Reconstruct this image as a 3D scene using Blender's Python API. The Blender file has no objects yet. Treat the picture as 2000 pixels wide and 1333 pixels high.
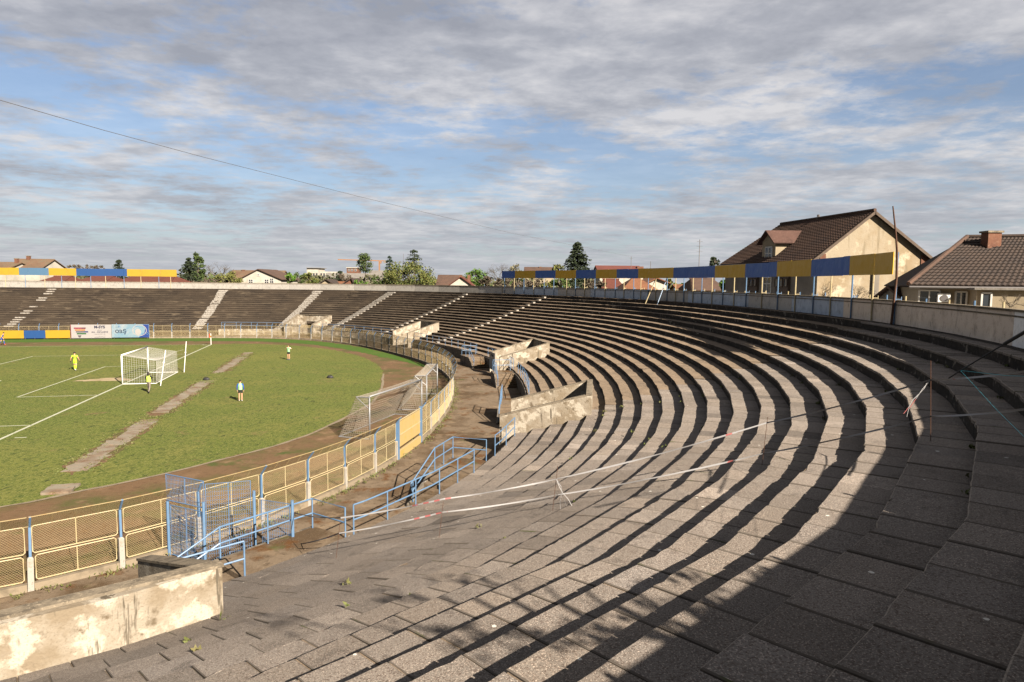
import bpy, bmesh, math, random
import numpy as np
from mathutils import Vector, Matrix

random.seed(7); RNG = np.random.default_rng(11)
scene = bpy.context.scene
COL = scene.collection

# ------------------------------------------------------------------ camera
FPX, PITCH, ROLL, EYE = 1300.0, 0.0886, 0.0105, 9.05      # focal length in px of a 2000 px wide picture
_fw = np.array([0, math.cos(PITCH), -math.sin(PITCH)])
_up0 = np.array([0, math.sin(PITCH), math.cos(PITCH)]); _r0 = np.array([1.0, 0, 0])
_r = _r0*math.cos(ROLL) + _up0*math.sin(ROLL); _up = -_r0*math.sin(ROLL) + _up0*math.cos(ROLL)
cam = bpy.data.cameras.new('camera'); cam_o = bpy.data.objects.new('camera', cam); COL.objects.link(cam_o)
cam.sensor_width = 36.0; cam.lens = FPX/2000*36; cam.clip_end = 20000; cam.clip_start = 0.05
M = Matrix.Identity(4)
for i in range(3):
    M[i][0], M[i][1], M[i][2] = _r[i], _up[i], -_fw[i]
M[2][3] = EYE
cam_o.matrix_world = M
scene.camera = cam_o

# ------------------------------------------------------------------ world, sun, exposure
SUN_EL, SUN_AZ = math.radians(30.9), math.radians(-51.6)    # direction TO the sun, azimuth from +X
world = bpy.data.worlds.new('World'); scene.world = world; world.use_nodes = True
def build_world():
    nt = world.node_tree; nt.nodes.clear(); N = nt.nodes.new; L = nt.links.new
    out = N('ShaderNodeOutputWorld'); bg = N('ShaderNodeBackground'); bg.inputs[1].default_value = 0.050
    L(bg.outputs[0], out.inputs[0])
    sky = N('ShaderNodeTexSky'); sky.sky_type = 'NISHITA'; sky.sun_disc = False
    sky.sun_elevation = SUN_EL; sky.sun_rotation = math.radians(141.6)
    sky.air_density = 1.0; sky.dust_density = 1.4; sky.ozone_density = 1.6
    tc = N('ShaderNodeTexCoord'); sep = N('ShaderNodeSeparateXYZ'); L(tc.outputs['Generated'], sep.inputs[0])
    def math_(op, a, b=None, clamp=False):
        n = N('ShaderNodeMath'); n.operation = op; n.use_clamp = clamp
        for i, q in enumerate((a, b)):
            if q is None: continue
            if isinstance(q, (int, float)): n.inputs[i].default_value = q
            else: L(q, n.inputs[i])
        return n.outputs[0]
    zz = math_('ADD', math_('MAXIMUM', sep.outputs['Z'], 0.0), 0.085)
    cx = math_('DIVIDE', sep.outputs['X'], zz); cy = math_('DIVIDE', sep.outputs['Y'], zz)
    com = N('ShaderNodeCombineXYZ'); L(cx, com.inputs[0]); L(cy, com.inputs[1])
    def noise(scale, det, rough, dist, off, sy=1.0):
        mp = N('ShaderNodeMapping'); mp.inputs['Location'].default_value = off; mp.inputs['Scale'].default_value = (1, sy, 1)
        L(com.outputs[0], mp.inputs[0])
        n = N('ShaderNodeTexNoise'); n.inputs['Scale'].default_value = scale; n.inputs['Detail'].default_value = det
        n.inputs['Roughness'].default_value = rough; n.inputs['Distortion'].default_value = dist
        L(mp.outputs[0], n.inputs['Vector']); return n.outputs['Fac']
    big = noise(0.42, 3, 0.5, 0.3, (3.1, 7.4, 0)); mid = noise(1.7, 10, 0.60, 0.15, (1.3, 4.2, 0), 1.05); fine = noise(6.0, 9, 0.66, 0.2, (8.8, 2.2, 0), 1.15)
    def ramp(fac, stops):
        r = N('ShaderNodeValToRGB'); e = r.color_ramp.elements
        while len(e) < len(stops): e.new(0.5)
        for k, (p, c) in zip(e, stops):
            k.position = p; k.color = c if len(c) == 4 else (*c, 1)
        L(fac, r.inputs[0]); return r.outputs[0]
    # cloud cover by height above the horizon: a closed deck high up, a broken band in the middle, thin streaks low down
    cover = ramp(math_('MAXIMUM', sep.outputs['Z'], 0.0), [(0.0, (.52,)*3), (0.08, (.515,)*3), (0.15, (.475,)*3), (0.21, (.46,)*3), (0.28, (.545,)*3), (0.5, (.57,)*3), (1.0, (.55,)*3)])
    s = math_('ADD', math_('MULTIPLY', big, 0.55), math_('ADD', math_('MULTIPLY', mid, 0.75), math_('MULTIPLY', fine, 0.48)))
    s = math_('ADD', math_('DIVIDE', s, 1.78), math_('SUBTRACT', cover, 0.5))
    mask = ramp(s, [(0.435, (0, 0, 0)), (0.475, (0.45,)*3), (0.525, (0.95,)*3)])
    mask = math_('ADD', math_('MULTIPLY', mask, 0.74), 0.22)
    shade = math_('ADD', math_('MULTIPLY', noise(1.0, 6, 0.55, 0.2, (5.5, 9.1, 0), 1.1), 0.62), math_('MULTIPLY', noise(4.5, 9, 0.62, 0.15, (2.5, 6.1, 0), 1.1), 0.38))
    ccol = ramp(shade, [(0.38, (1.08, 1.11, 1.24)), (0.47, (1.42, 1.44, 1.56)), (0.54, (1.86, 1.85, 1.93)), (0.61, (2.35, 2.29, 2.30))])
    mulk = N('ShaderNodeMix'); mulk.data_type = 'RGBA'; mulk.blend_type = 'MULTIPLY'; mulk.inputs[0].default_value = 1.0
    L(sky.outputs[0], mulk.inputs[6]); mulk.inputs[7].default_value = (0.33, 0.37, 0.42, 1)
    mix = N('ShaderNodeMix'); mix.data_type = 'RGBA'
    L(mask, mix.inputs[0]); L(mulk.outputs[2], mix.inputs[6]); L(ccol, mix.inputs[7])
    # thin even haze veil low over the plain
    veil = math_('MULTIPLY', math_('POWER', 2.718, math_('MULTIPLY', math_('MAXIMUM', sep.outputs['Z'], 0.0), -9.0)), 0.72)
    vm = N('ShaderNodeMix'); vm.data_type = 'RGBA'; L(veil, vm.inputs[0]); L(mix.outputs[2], vm.inputs[6]); vm.inputs[7].default_value = (1.62, 1.69, 1.84, 1)
    L(vm.outputs[2], bg.inputs[0])
build_world()
sun = bpy.data.lights.new('sun', 'SUN'); sun.energy = 5.0; sun.angle = math.radians(0.53); sun.color = (1.0, 0.885, 0.735)
sun_o = bpy.data.objects.new('sun', sun); COL.objects.link(sun_o); sun_o.location = (30, -40, 60)
_sd = Vector((math.cos(SUN_EL)*math.cos(SUN_AZ), math.cos(SUN_EL)*math.sin(SUN_AZ), math.sin(SUN_EL)))
sun_o.rotation_euler = _sd.to_track_quat('Z', 'Y').to_euler()
vs = scene.view_settings; vs.view_transform = 'Standard'; vs.look = 'None'; vs.gamma = 1.0; vs.exposure = 2.69
vs.use_curve_mapping = False

# ------------------------------------------------------------------ measuring helpers (photo pixel -> place)
def ray(x, y): return _fw + (x-1000)/FPX*_r - (y-666.5)/FPX*_up
def onz(x, y, z=0.0):
    d = ray(x, y); return np.array([0, 0, EYE]) + d*(z-EYE)/d[2]
def aty(x, y, Y):
    d = ray(x, y); return np.array([0, 0, EYE]) + d*Y/d[1]
def proj(p):
    q = np.asarray(p, float) - np.array([0, 0, EYE]); w = q@_fw
    return 1000+FPX*(q@_r)/w, 666.5-FPX*(q@_up)/w, w

# pitch frame: u along the goal line (away), v out behind the goal
GOAL = np.array([-33.98, 59.70]); TH = 0.2323
AX = np.array([-math.sin(TH), math.cos(TH)]); NX = np.array([math.cos(TH), math.sin(TH)])
def xy(u, v): return GOAL + u*AX + v*NX
def uv(p):
    d = np.asarray(p[:2], float) - GOAL; return d@AX, d@NX

# the fence line round the end of the ground; t = metres along it, s = metres out from it
KN = [(-47,-70),(-47,-50),(-47,-30),(-47,-15),(-46.9,-3),(-46.4,4),(-45.1,10.2),(-43.5,12.6),(-40.3,16.1),(-37.0,18.8),(-32.2,21.3),(-28.2,23),(-24.4,24.2),(-20.6,25.3),(-13.2,26.8),(-6.3,27.6),(0,27.6),(6,26.9),(11.4,25.6),(17.8,23.5),(24.5,21.0),(29.9,18.6),(33.8,16.0),(38.6,12.0),(41.2,8.7),(42.7,4.5),(43.3,-0.2),(43.8,-10),(43.9,-20),(44,-30),(44,-50),(44,-70)]
def _dense(K, n=40):
    K = np.array(K, float); out = []
    for i in range(len(K)-1):
        p0 = K[max(i-1, 0)]; p1 = K[i]; p2 = K[i+1]; p3 = K[min(i+2, len(K)-1)]
        for t in np.arange(n)/n:
            out.append(.5*((2*p1)+(-p0+p2)*t+(2*p0-5*p1+4*p2-p3)*t*t+(-p0+3*p1-3*p2+p3)*t**3))
    out.append(K[-1]); return np.array(out)
def _resample(p, ds):
    L = np.r_[0, np.cumsum(np.hypot(*np.diff(p, axis=0).T))]; s = np.arange(0, L[-1], ds)
    return np.c_[np.interp(s, L, p[:, 0]), np.interp(s, L, p[:, 1])]
CV = _resample(_dense(KN), .5)
for _ in range(150): CV[1:-1] = .25*CV[:-2]+.5*CV[1:-1]+.25*CV[2:]
CV = _resample(CV, .5)
_T = np.gradient(CV, axis=0); _T /= np.hypot(*_T.T)[:, None]
NV = np.c_[-_T[:, 1], _T[:, 0]]
for _ in range(60): NV[1:-1] = .25*NV[:-2]+.5*NV[1:-1]+.25*NV[2:]
NV /= np.hypot(*NV.T)[:, None]
TMAX = (len(CV)-1)*.5
def at(t, s):
    i = min(max(t/.5, 0), len(CV)-1.001); k = int(i); w = i-k
    c = CV[k]*(1-w)+CV[k+1]*w; n = NV[k]*(1-w)+NV[k+1]*w; n = n/np.hypot(*n)
    return xy(*(c+n*s))
def nrm(t):
    d = at(t, 1)-at(t, 0); return d/np.hypot(*d)
def offs(p):
    q = np.array(uv(p)); d = q-CV
    cr = d[:, 0]*NV[:, 1]-d[:, 1]*NV[:, 0]
    k = int(np.argmin(np.abs(cr)+np.where((d*NV).sum(1) < -12, 1e3, 0)))
    return k*.5, float((d[k]*NV[k]).sum())
CH = 3.0                                     # the terrace is cast in straight lengths
def pc(t, s):
    k = math.floor(t/CH); w = t/CH-k
    return at(k*CH, s)*(1-w)+at((k+1)*CH, s)*w
def P3(t, s, z): q = pc(t, s); return (q[0], q[1], z)
def F3(t, s, z): q = at(t, s); return (q[0], q[1], z)
def px_t(x, s, z, lo, hi):                   # t at which the point (t, s, z) falls in photo column x
    f = lambda t: proj(F3(t, s, z))[0]-x
    a, b = lo, hi; fa = f(a)
    for _ in range(40):
        m = (a+b)/2
        if (f(m) > 0) == (fa > 0): a = m
        else: b = m
    return (a+b)/2

# ------------------------------------------------------------------ materials
MATS = {}
KA = 0.67                                     # scales every base colour down, deepening shade under the raised exposure
def mat(name, base, rough=0.9, noise=None, bump=None, spec=0.2, metal=0.0, extra=None, coord='Object'):
    """base colour; noise=[(scale, detail, amount, colour)...] layers mixed in; bump=(scale, strength, dist)"""
    m = bpy.data.materials.new(name); m.use_nodes = True; nt = m.node_tree; b = nt.nodes['Principled BSDF']
    base = tuple(KA*c for c in base); noise = [(*l[:4], tuple(KA*c for c in l[4]), *l[5:]) for l in (noise or [])]
    b.inputs['Roughness'].default_value = rough; b.inputs['Specular IOR Level'].default_value = spec; b.inputs['Metallic'].default_value = metal
    N = nt.nodes.new; L = nt.links.new
    tc = N('ShaderNodeTexCoord'); cur = None
    rgb = N('ShaderNodeRGB'); rgb.outputs[0].default_value = (*base, 1); cur = rgb.outputs[0]
    for lay in (noise or []):
        sc, det, lo, hi, colr = lay[:5]; strch = lay[5] if len(lay) > 5 else (1, 1, 1)
        mp = N('ShaderNodeMapping'); mp.inputs['Scale'].default_value = strch; L(tc.outputs[coord], mp.inputs[0])
        n = N('ShaderNodeTexNoise'); n.inputs['Scale'].default_value = sc; n.inputs['Detail'].default_value = det; n.inputs['Roughness'].default_value = 0.62
        L(mp.outputs[0], n.inputs['Vector'])
        r = N('ShaderNodeMapRange'); r.inputs[1].default_value = lo; r.inputs[2].default_value = hi; L(n.outputs['Fac'], r.inputs[0])
        x = N('ShaderNodeMix'); x.data_type = 'RGBA'; L(r.outputs[0], x.inputs[0]); L(cur, x.inputs[6]); x.inputs[7].default_value = (*colr, 1); cur = x.outputs[2]
    if extra: cur = extra(nt, tc, cur)
    L(cur, b.inputs['Base Color'])
    if bump:
        n = N('ShaderNodeTexNoise'); n.inputs['Scale'].default_value = bump[0]; n.inputs['Detail'].default_value = 5; L(tc.outputs[coord], n.inputs['Vector'])
        bp = N('ShaderNodeBump'); bp.inputs['Strength'].default_value = bump[1]; bp.inputs['Distance'].default_value = bump[2]
        L(n.outputs['Fac'], bp.inputs['Height']); L(bp.outputs[0], b.inputs['Normal'])
    MATS[name] = m; return m
def spots(nt, tc, cur, scale=2.3, r=0.075, colr=(0.34, 0.33, 0.30), keep=0.70):
    N = nt.nodes.new; L = nt.links.new
    v = N('ShaderNodeTexVoronoi'); v.inputs['Scale'].default_value = scale; v.voronoi_dimensions = '3D'; L(tc.outputs['Object'], v.inputs['Vector'])
    nz = N('ShaderNodeTexNoise'); nz.inputs['Scale'].default_value = 30; L(tc.outputs['Object'], nz.inputs['Vector'])
    d = N('ShaderNodeMath'); d.operation = 'ADD'; L(v.outputs['Distance'], d.inputs[0])
    q = N('ShaderNodeMath'); q.operation = 'MULTIPLY_ADD'; L(nz.outputs['Fac'], q.inputs[0]); q.inputs[1].default_value = 0.06; q.inputs[2].default_value = -0.03; L(q.outputs[0], d.inputs[1])
    s = N('ShaderNodeMath'); s.operation = 'LESS_THAN'; L(d.outputs[0], s.inputs[0]); s.inputs[1].default_value = r
    sp = N('ShaderNodeSeparateColor'); L(v.outputs['Color'], sp.inputs[0])
    g = N('ShaderNodeMath'); g.operation = 'GREATER_THAN'; L(sp.outputs[0], g.inputs[0]); g.inputs[1].default_value = keep
    a = N('ShaderNodeMath'); a.operation = 'MULTIPLY'; L(s.outputs[0], a.inputs[0]); L(g.outputs[0], a.inputs[1])
    a2 = N('ShaderNodeMath'); a2.operation = 'MULTIPLY'; L(a.outputs[0], a2.inputs[0]); a2.inputs[1].default_value = 0.8
    x = N('ShaderNodeMix'); x.data_type = 'RGBA'; L(a2.outputs[0], x.inputs[0]); L(cur, x.inputs[6]); x.inputs[7].default_value = (*colr, 1)
    return x.outputs[2]
def tinted(nt, tc, cur):
    N = nt.nodes.new; L = nt.links.new
    a = N('ShaderNodeAttribute'); a.attribute_name = 'tint'
    x = N('ShaderNodeMix'); x.data_type = 'RGBA'; x.blend_type = 'MULTIPLY'; x.inputs[0].default_value = 1; L(cur, x.inputs[6]); L(a.outputs['Color'], x.inputs[7])
    return x.outputs[2]
mat('slab', (0.140, 0.121, 0.105), 0.95, [(0.7, 5, .42, .66, (0.104, 0.090, 0.078)), (0.35, 4, .52, .72, (0.164, 0.143, 0.124)), (2.4, 6, .56, .68, (0.074, 0.065, 0.057)), (34, 3, .48, .62, (0.075, 0.058, 0.048)), (60, 2, .55, .68, (0.30, 0.25, 0.21)), (9, 4, .60, .78, (0.085, 0.068, 0.055))],
    (70, 0.55, 0.012), 0.12, extra=lambda nt, tc, c: tinted(nt, tc, spots(nt, tc, c)))
mat('lit_edge', (0.215, 0.182, 0.152), 0.95, [(9, 4, .5, .7, (0.14, 0.115, 0.095)), (45, 3, .5, .66, (0.10, 0.085, 0.07))], (60, 0.5, 0.01))  # front arris of the slabs, painted lighter to stand for light on step edges
mat('joint_dirt', (0.078, 0.066, 0.055), 0.95, [(7, 4, .5, .7, (0.07, 0.056, 0.043)), (1.2, 4, .60, .70, (0.05, 0.056, 0.02))])
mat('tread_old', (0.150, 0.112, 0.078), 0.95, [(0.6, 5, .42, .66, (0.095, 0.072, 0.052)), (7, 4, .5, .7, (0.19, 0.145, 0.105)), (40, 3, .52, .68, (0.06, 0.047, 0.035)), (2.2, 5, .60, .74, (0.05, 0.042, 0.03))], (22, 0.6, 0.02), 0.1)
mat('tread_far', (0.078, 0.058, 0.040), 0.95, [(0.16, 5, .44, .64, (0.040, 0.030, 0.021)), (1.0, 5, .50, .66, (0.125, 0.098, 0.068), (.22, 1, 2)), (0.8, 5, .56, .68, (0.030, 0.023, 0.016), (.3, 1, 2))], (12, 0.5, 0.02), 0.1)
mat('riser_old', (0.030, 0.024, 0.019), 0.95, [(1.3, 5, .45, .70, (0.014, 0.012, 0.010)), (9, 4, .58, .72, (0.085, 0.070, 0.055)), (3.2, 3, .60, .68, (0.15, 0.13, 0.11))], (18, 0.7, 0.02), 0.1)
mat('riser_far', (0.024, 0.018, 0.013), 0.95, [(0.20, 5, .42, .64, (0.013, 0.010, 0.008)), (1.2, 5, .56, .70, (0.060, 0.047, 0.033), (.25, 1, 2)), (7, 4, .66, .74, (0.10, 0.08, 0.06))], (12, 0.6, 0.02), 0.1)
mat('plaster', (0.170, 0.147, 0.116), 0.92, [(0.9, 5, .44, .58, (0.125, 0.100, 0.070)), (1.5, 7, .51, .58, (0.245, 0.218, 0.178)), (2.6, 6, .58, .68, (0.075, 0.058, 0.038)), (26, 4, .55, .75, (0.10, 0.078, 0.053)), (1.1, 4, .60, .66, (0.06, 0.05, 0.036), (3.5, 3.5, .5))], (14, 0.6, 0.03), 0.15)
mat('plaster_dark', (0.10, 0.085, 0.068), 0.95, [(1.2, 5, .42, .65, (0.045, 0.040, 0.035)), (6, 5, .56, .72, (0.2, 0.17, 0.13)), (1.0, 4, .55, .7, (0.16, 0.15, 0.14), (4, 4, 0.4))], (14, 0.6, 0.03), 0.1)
mat('coping', (0.13, 0.108, 0.08), 0.95, [(3, 5, .45, .65, (0.06, 0.05, 0.038)), (14, 4, .55, .7, (0.2, 0.165, 0.12))], (20, 0.6, 0.02), 0.1)
def wallmat(name, base):
    return mat(name, base, 0.9, [(2.0, 5, .52, .68, tuple(0.72*c for c in base)), (5, 6, .60, .70, (0.055, 0.048, 0.042), (3, 3, 0.35)), (0.9, 4, .58, .72, tuple(min(0.8, 1.2*c) for c in base)), (16, 4, .63, .72, (0.05, 0.045, 0.04))], (20, 0.4, 0.015), 0.15)
wallmat('wall_white', (0.72, 0.71, 0.70)); wallmat('wall_sun_dimmed', (0.185, 0.175, 0.16)); wallmat('wall_cream', (0.56, 0.47, 0.39)); wallmat('wall_blue', (0.34, 0.39, 0.47)); wallmat('wall_grey', (0.34, 0.325, 0.31))  # white and cream raised for the shaded near wall, far white dimmed for sun
mat('paint_white', (0.185, 0.172, 0.155), 0.85, [(5, 5, .47, .62, (0.085, 0.07, 0.055))], (20, 0.4, 0.01))
mat('concrete_white', (0.19, 0.175, 0.155), 0.9, [(4, 5, .48, .68, (0.15, 0.13, 0.10)), (16, 4, .58, .72, (0.09, 0.075, 0.06))], (25, 0.5, 0.01))
mat('kerb', (0.135, 0.108, 0.075), 0.95, [(3, 5, .45, .7, (0.085, 0.068, 0.046))], (20, 0.5, 0.02))
mat('blue_steel', (0.052, 0.102, 0.178), 0.5, [(9, 4, .60, .74, (0.07, 0.055, 0.045)), (3, 3, .5, .8, (0.072, 0.128, 0.205))], None, 0.4)
mat('blue_mesh', (0.048, 0.090, 0.165), 0.6, [(9, 4, .60, .74, (0.05, 0.04, 0.035))], None, 0.3)
mat('blue_deep', (0.028, 0.065, 0.20), 0.5, [(3, 3, .5, .8, (0.04, 0.09, 0.26))], None, 0.4)
mat('yellow_steel', (0.25, 0.205, 0.115), 0.55, [(8, 4, .58, .74, (0.18, 0.11, 0.045)), (3, 3, .5, .75, (0.28, 0.24, 0.15))], None, 0.35)
mat('yellow_wire', (0.175, 0.135, 0.068), 0.6, [(6, 3, .5, .75, (0.16, 0.10, 0.035))], None, 0.3)
mat('yellow_sheet', (0.235, 0.172, 0.072), 0.5, [(2, 4, .5, .75, (0.25, 0.16, 0.03))], (3, 0.3, 0.03), 0.4)
mat("blue_sheet", (0.030, 0.092, 0.33), 0.45, [(0.9, 5, .5, .72, (0.06, 0.13, 0.34)), (7, 4, .66, .74, (0.14, 0.17, 0.24))], (1.3, 0.6, 0.10), 0.18)
mat("gold_sheet", (0.45, 0.27, 0.008), 0.45, [(0.9, 5, .5, .72, (0.46, 0.29, 0.02)), (6, 4, .66, .75, (0.27, 0.16, 0.02))], (1.3, 0.6, 0.10), 0.18)
mat('bright_yellow', (0.195, 0.125, 0.005), 0.5, [(1, 3, .5, .8, (0.175, 0.11, 0.005))], None, 0.3)
mat('bright_blue', (0.003, 0.028, 0.100), 0.5, [(1, 3, .5, .8, (0.005, 0.034, 0.115))], None, 0.3)
mat('pale_blue', (0.030, 0.070, 0.120), 0.5, [(1, 3, .5, .8, (0.040, 0.080, 0.130))], None, 0.3)
mat('grass', (0.056, 0.074, 0.014), 0.95, [(0.032, 3, .42, .60, (0.094, 0.094, 0.021)), (0.11, 5, .58, .68, (0.098, 0.072, 0.034)), (0.07, 4, .42, .62, (0.056, 0.072, 0.013)), (0.30, 5, .48, .68, (0.088, 0.088, 0.022)), (0.13, 4, .56, .70, (0.084, 0.076, 0.022)), (1.6, 6, .50, .72, (0.040, 0.052, 0.011)), (6, 5, .50, .66, (0.092, 0.096, 0.025)), (0.45, 5, .62, .74, (0.10, 0.066, 0.034)), (2.6, 6, .57, .68, (0.022, 0.030, 0.008), (1, .35, 1)), (4.5, 6, .50, .62, (0.036, 0.050, 0.010), (1, .6, 1)), (11, 4, .54, .64, (0.125, 0.125, 0.040))], (14, 0.8, 0.05), 0.08)
mat('grass_strip', (0.036, 0.070, 0.010), 0.95, [(0.5, 4, .5, .7, (0.052, 0.072, 0.014)), (4, 4, .5, .7, (0.026, 0.050, 0.008))], (10, 0.8, 0.06), 0.08)
mat('track', (0.085, 0.052, 0.028), 0.95, [(0.25, 5, .46, .62, (0.050, 0.048, 0.016)), (0.7, 5, .55, .70, (0.125, 0.080, 0.047)), (3, 5, .52, .7, (0.060, 0.036, 0.019)), (0.45, 4, .60, .70, (0.038, 0.047, 0.012)), (25, 3, .6, .7, (0.11, 0.08, 0.055))], (12, 0.6, 0.03), 0.08)
mat('path', (0.104, 0.078, 0.054), 0.95, [(0.35, 5, .45, .62, (0.052, 0.034, 0.019)), (1.1, 5, .54, .70, (0.140, 0.102, 0.066)), (0.8, 5, .56, .66, (0.062, 0.028, 0.009)), (4, 5, .54, .72, (0.044, 0.030, 0.018)), (30, 3, .62, .70, (0.17, 0.14, 0.1)), (0.5, 4, .64, .74, (0.045, 0.048, 0.014))], (14, 0.6, 0.03), 0.08)
mat('ground', (0.075, 0.07, 0.035), 0.95, [(0.05, 4, .45, .6, (0.10, 0.085, 0.055)), (0.4, 4, .5, .7, (0.045, 0.055, 0.02))], (5, 0.5, 0.05), 0.1)
mat('line_white', (0.26, 0.265, 0.21), 0.9, [(3, 4, .52, .72, (0.15, 0.16, 0.09)), (30, 3, .5, .7, (0.18, 0.185, 0.13))])
mat('runway', (0.138, 0.120, 0.094), 0.95, [(0.8, 5, .46, .64, (0.095, 0.060, 0.038)), (3, 5, .55, .70, (0.17, 0.125, 0.09)), (5, 4, .62, .72, (0.055, 0.05, 0.018))], (15, 0.5, 0.02), 0.1)
mat('sand', (0.21, 0.165, 0.10), 0.95, [(1, 4, .4, .7, (0.15, 0.115, 0.06))], (12, 0.4, 0.02))
mat('white_paint', (0.50, 0.49, 0.475), 0.4, None, None, 0.4)
mat('grey_steel', (0.11, 0.114, 0.122), 0.45, [(8, 3, .55, .75, (0.2, 0.19, 0.18))], None, 0.4)
mat('net', (0.24, 0.235, 0.215), 0.9)
mat('net_old', (0.17, 0.148, 0.12), 0.9)
mat('rust', (0.048, 0.022, 0.013), 0.9, [(20, 3, .5, .7, (0.07, 0.034, 0.02))])
mat('black', (0.012, 0.012, 0.013), 0.6, [(5, 3, .5, .7, (0.02, 0.02, 0.022))])
mat('cyan_cord', (0.05, 0.30, 0.36), 0.7)
mat('dark_hole', (0.02, 0.018, 0.016), 0.95, [(2, 3, .5, .7, (0.03, 0.027, 0.024))])
def tape_extra(nt, tc, cur):
    N = nt.nodes.new; L = nt.links.new
    n = N('ShaderNodeTexNoise'); n.inputs['Scale'].default_value = 0.45; L(tc.outputs['Object'], n.inputs['Vector'])
    w = N('ShaderNodeTexWave'); w.inputs['Scale'].default_value = 1.1; L(tc.outputs['Object'], w.inputs['Vector'])
    a = N('ShaderNodeMath'); a.operation = 'GREATER_THAN'; L(n.outputs['Fac'], a.inputs[0]); a.inputs[1].default_value = 0.62
    b = N('ShaderNodeMath'); b.operation = 'GREATER_THAN'; L(w.outputs['Fac'], b.inputs[0]); b.inputs[1].default_value = 0.5
    c = N('ShaderNodeMath'); c.operation = 'MULTIPLY'; L(a.outputs[0], c.inputs[0]); L(b.outputs[0], c.inputs[1])
    x = N('ShaderNodeMix'); x.data_type = 'RGBA'; L(c.outputs[0], x.inputs[0]); L(cur, x.inputs[6]); x.inputs[7].default_value = (0.13, 0.035, 0.035, 1); return x.outputs[2]
mat('tape', (0.17, 0.167, 0.172), 0.55, None, None, 0.3, extra=tape_extra)
def roofmat(name, a, b, c):
    return mat(name, a, 0.95, [(0.9, 5, .44, .62, b), (6, 5, .52, .70, c), (0.3, 3, .5, .7, tuple(0.8*q for q in a))], (10, 0.4, 0.03))
roofmat('roof_mottled', (0.085, 0.050, 0.030), (0.07, 0.058, 0.036), (0.115, 0.076, 0.048)); roofmat('roof_red', (0.065, 0.018, 0.011), (0.048, 0.014, 0.009), (0.082, 0.026, 0.016))
roofmat('roof_orange', (0.105, 0.043, 0.020), (0.08, 0.032, 0.016), (0.135, 0.065, 0.034)); roofmat('roof_brown', (0.052, 0.030, 0.021), (0.036, 0.022, 0.017), (0.075, 0.040, 0.027))
roofmat('roof_dark', (0.027, 0.018, 0.014), (0.020, 0.014, 0.012), (0.038, 0.026, 0.020)); roofmat('roof_grey', (0.12, 0.11, 0.10), (0.09, 0.08, 0.07), (0.16, 0.15, 0.13))
roofmat('roof_metal_red', (0.080, 0.022, 0.016), (0.066, 0.019, 0.014), (0.092, 0.03, 0.022)); roofmat('brick', (0.095, 0.042, 0.025), (0.07, 0.03, 0.019), (0.12, 0.064, 0.042)); roofmat('roof_dormer', (0.050, 0.025, 0.019), (0.036, 0.018, 0.014), (0.075, 0.043, 0.034))
def house(name, a, d=0.75): return mat(name, a, 0.9, [(0.5, 5, .45, .65, tuple(d*q for q in a)), (5, 4, .58, .72, tuple(0.85*q for q in a))], (10, 0.3, 0.02))
house('stucco_white', (0.26, 0.24, 0.205)); house('stucco_cream', (0.19, 0.155, 0.105)); house('stucco_grey', (0.12, 0.105, 0.088))
mat('gable_stucco', (0.185, 0.155, 0.112), 0.92, [(0.22, 5, .46, .58, (0.155, 0.118, 0.072)), (0.5, 6, .55, .62, (0.26, 0.225, 0.165)), (0.5, 5, .56, .68, (0.10, 0.08, 0.05), (2.2, 2.2, 0.35)), (7, 4, .6, .75, (0.13, 0.10, 0.066))], (10, 0.4, 0.03))
mat('glass', (0.02, 0.024, 0.03), 0.12, None, None, 0.6)
mat('frame_white', (0.36, 0.35, 0.33), 0.6)
mat('timber', (0.05, 0.035, 0.025), 0.8, [(6, 4, .5, .7, (0.08, 0.055, 0.04))])
mat('steel_dark', (0.06, 0.055, 0.055), 0.5, None, None, 0.4)
mat('crane', (0.16, 0.085, 0.045), 0.6)
mat('plastic_white', (0.5, 0.5, 0.48), 0.5)
def leafmat(name, a, b):
    m = mat(name, a, 0.75, [(1.3, 3, .40, .66, b)], None, 0.15); return m
leafmat('leaf_dark', (0.018, 0.026, 0.011), (0.010, 0.016, 0.008)); leafmat('leaf_blue', (0.028, 0.044, 0.034), (0.016, 0.026, 0.022)); leafmat('leaf_mid', (0.044, 0.066, 0.016), (0.028, 0.044, 0.010))
leafmat('leaf_bright', (0.060, 0.115, 0.014), (0.042, 0.085, 0.010)); leafmat('leaf_olive', (0.085, 0.088, 0.022), (0.060, 0.064, 0.016)); leafmat('leaf_brown', (0.060, 0.048, 0.032), (0.045, 0.034, 0.024))
leafmat('leaf_garden', (0.050, 0.056, 0.024), (0.048, 0.040, 0.026)); leafmat('weed', (0.060, 0.075, 0.018), (0.085, 0.075, 0.03))
leafmat('leaf_pale', (0.115, 0.105, 0.060), (0.085, 0.075, 0.045))
mat('bark', (0.060, 0.048, 0.036), 0.9, [(6, 4, .5, .7, (0.035, 0.028, 0.02))], (10, 0.5, 0.02))
mat('skin', (0.30, 0.165, 0.10), 0.6); mat('hair', (0.010, 0.008, 0.007), 0.7)
mat('cloth_neon', (0.30, 0.52, 0.02), 0.7, [(9, 3, .5, .8, (0.24, 0.42, 0.02))]); mat('cloth_blue', (0.012, 0.045, 0.21), 0.8, [(9, 3, .5, .8, (0.009, 0.033, 0.16))]); mat('cloth_white', (0.45, 0.44, 0.43), 0.8)
mat('cloth_black', (0.010, 0.010, 0.011), 0.85); mat('cloth_grey', (0.12, 0.10, 0.085), 0.85); mat('cloth_mint', (0.17, 0.36, 0.17), 0.8); mat('cloth_lime', (0.34, 0.46, 0.06), 0.8)
mat('flag_red', (0.42, 0.05, 0.02), 0.7); mat('hill', (0.05, 0.06, 0.05), 0.95)

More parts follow.
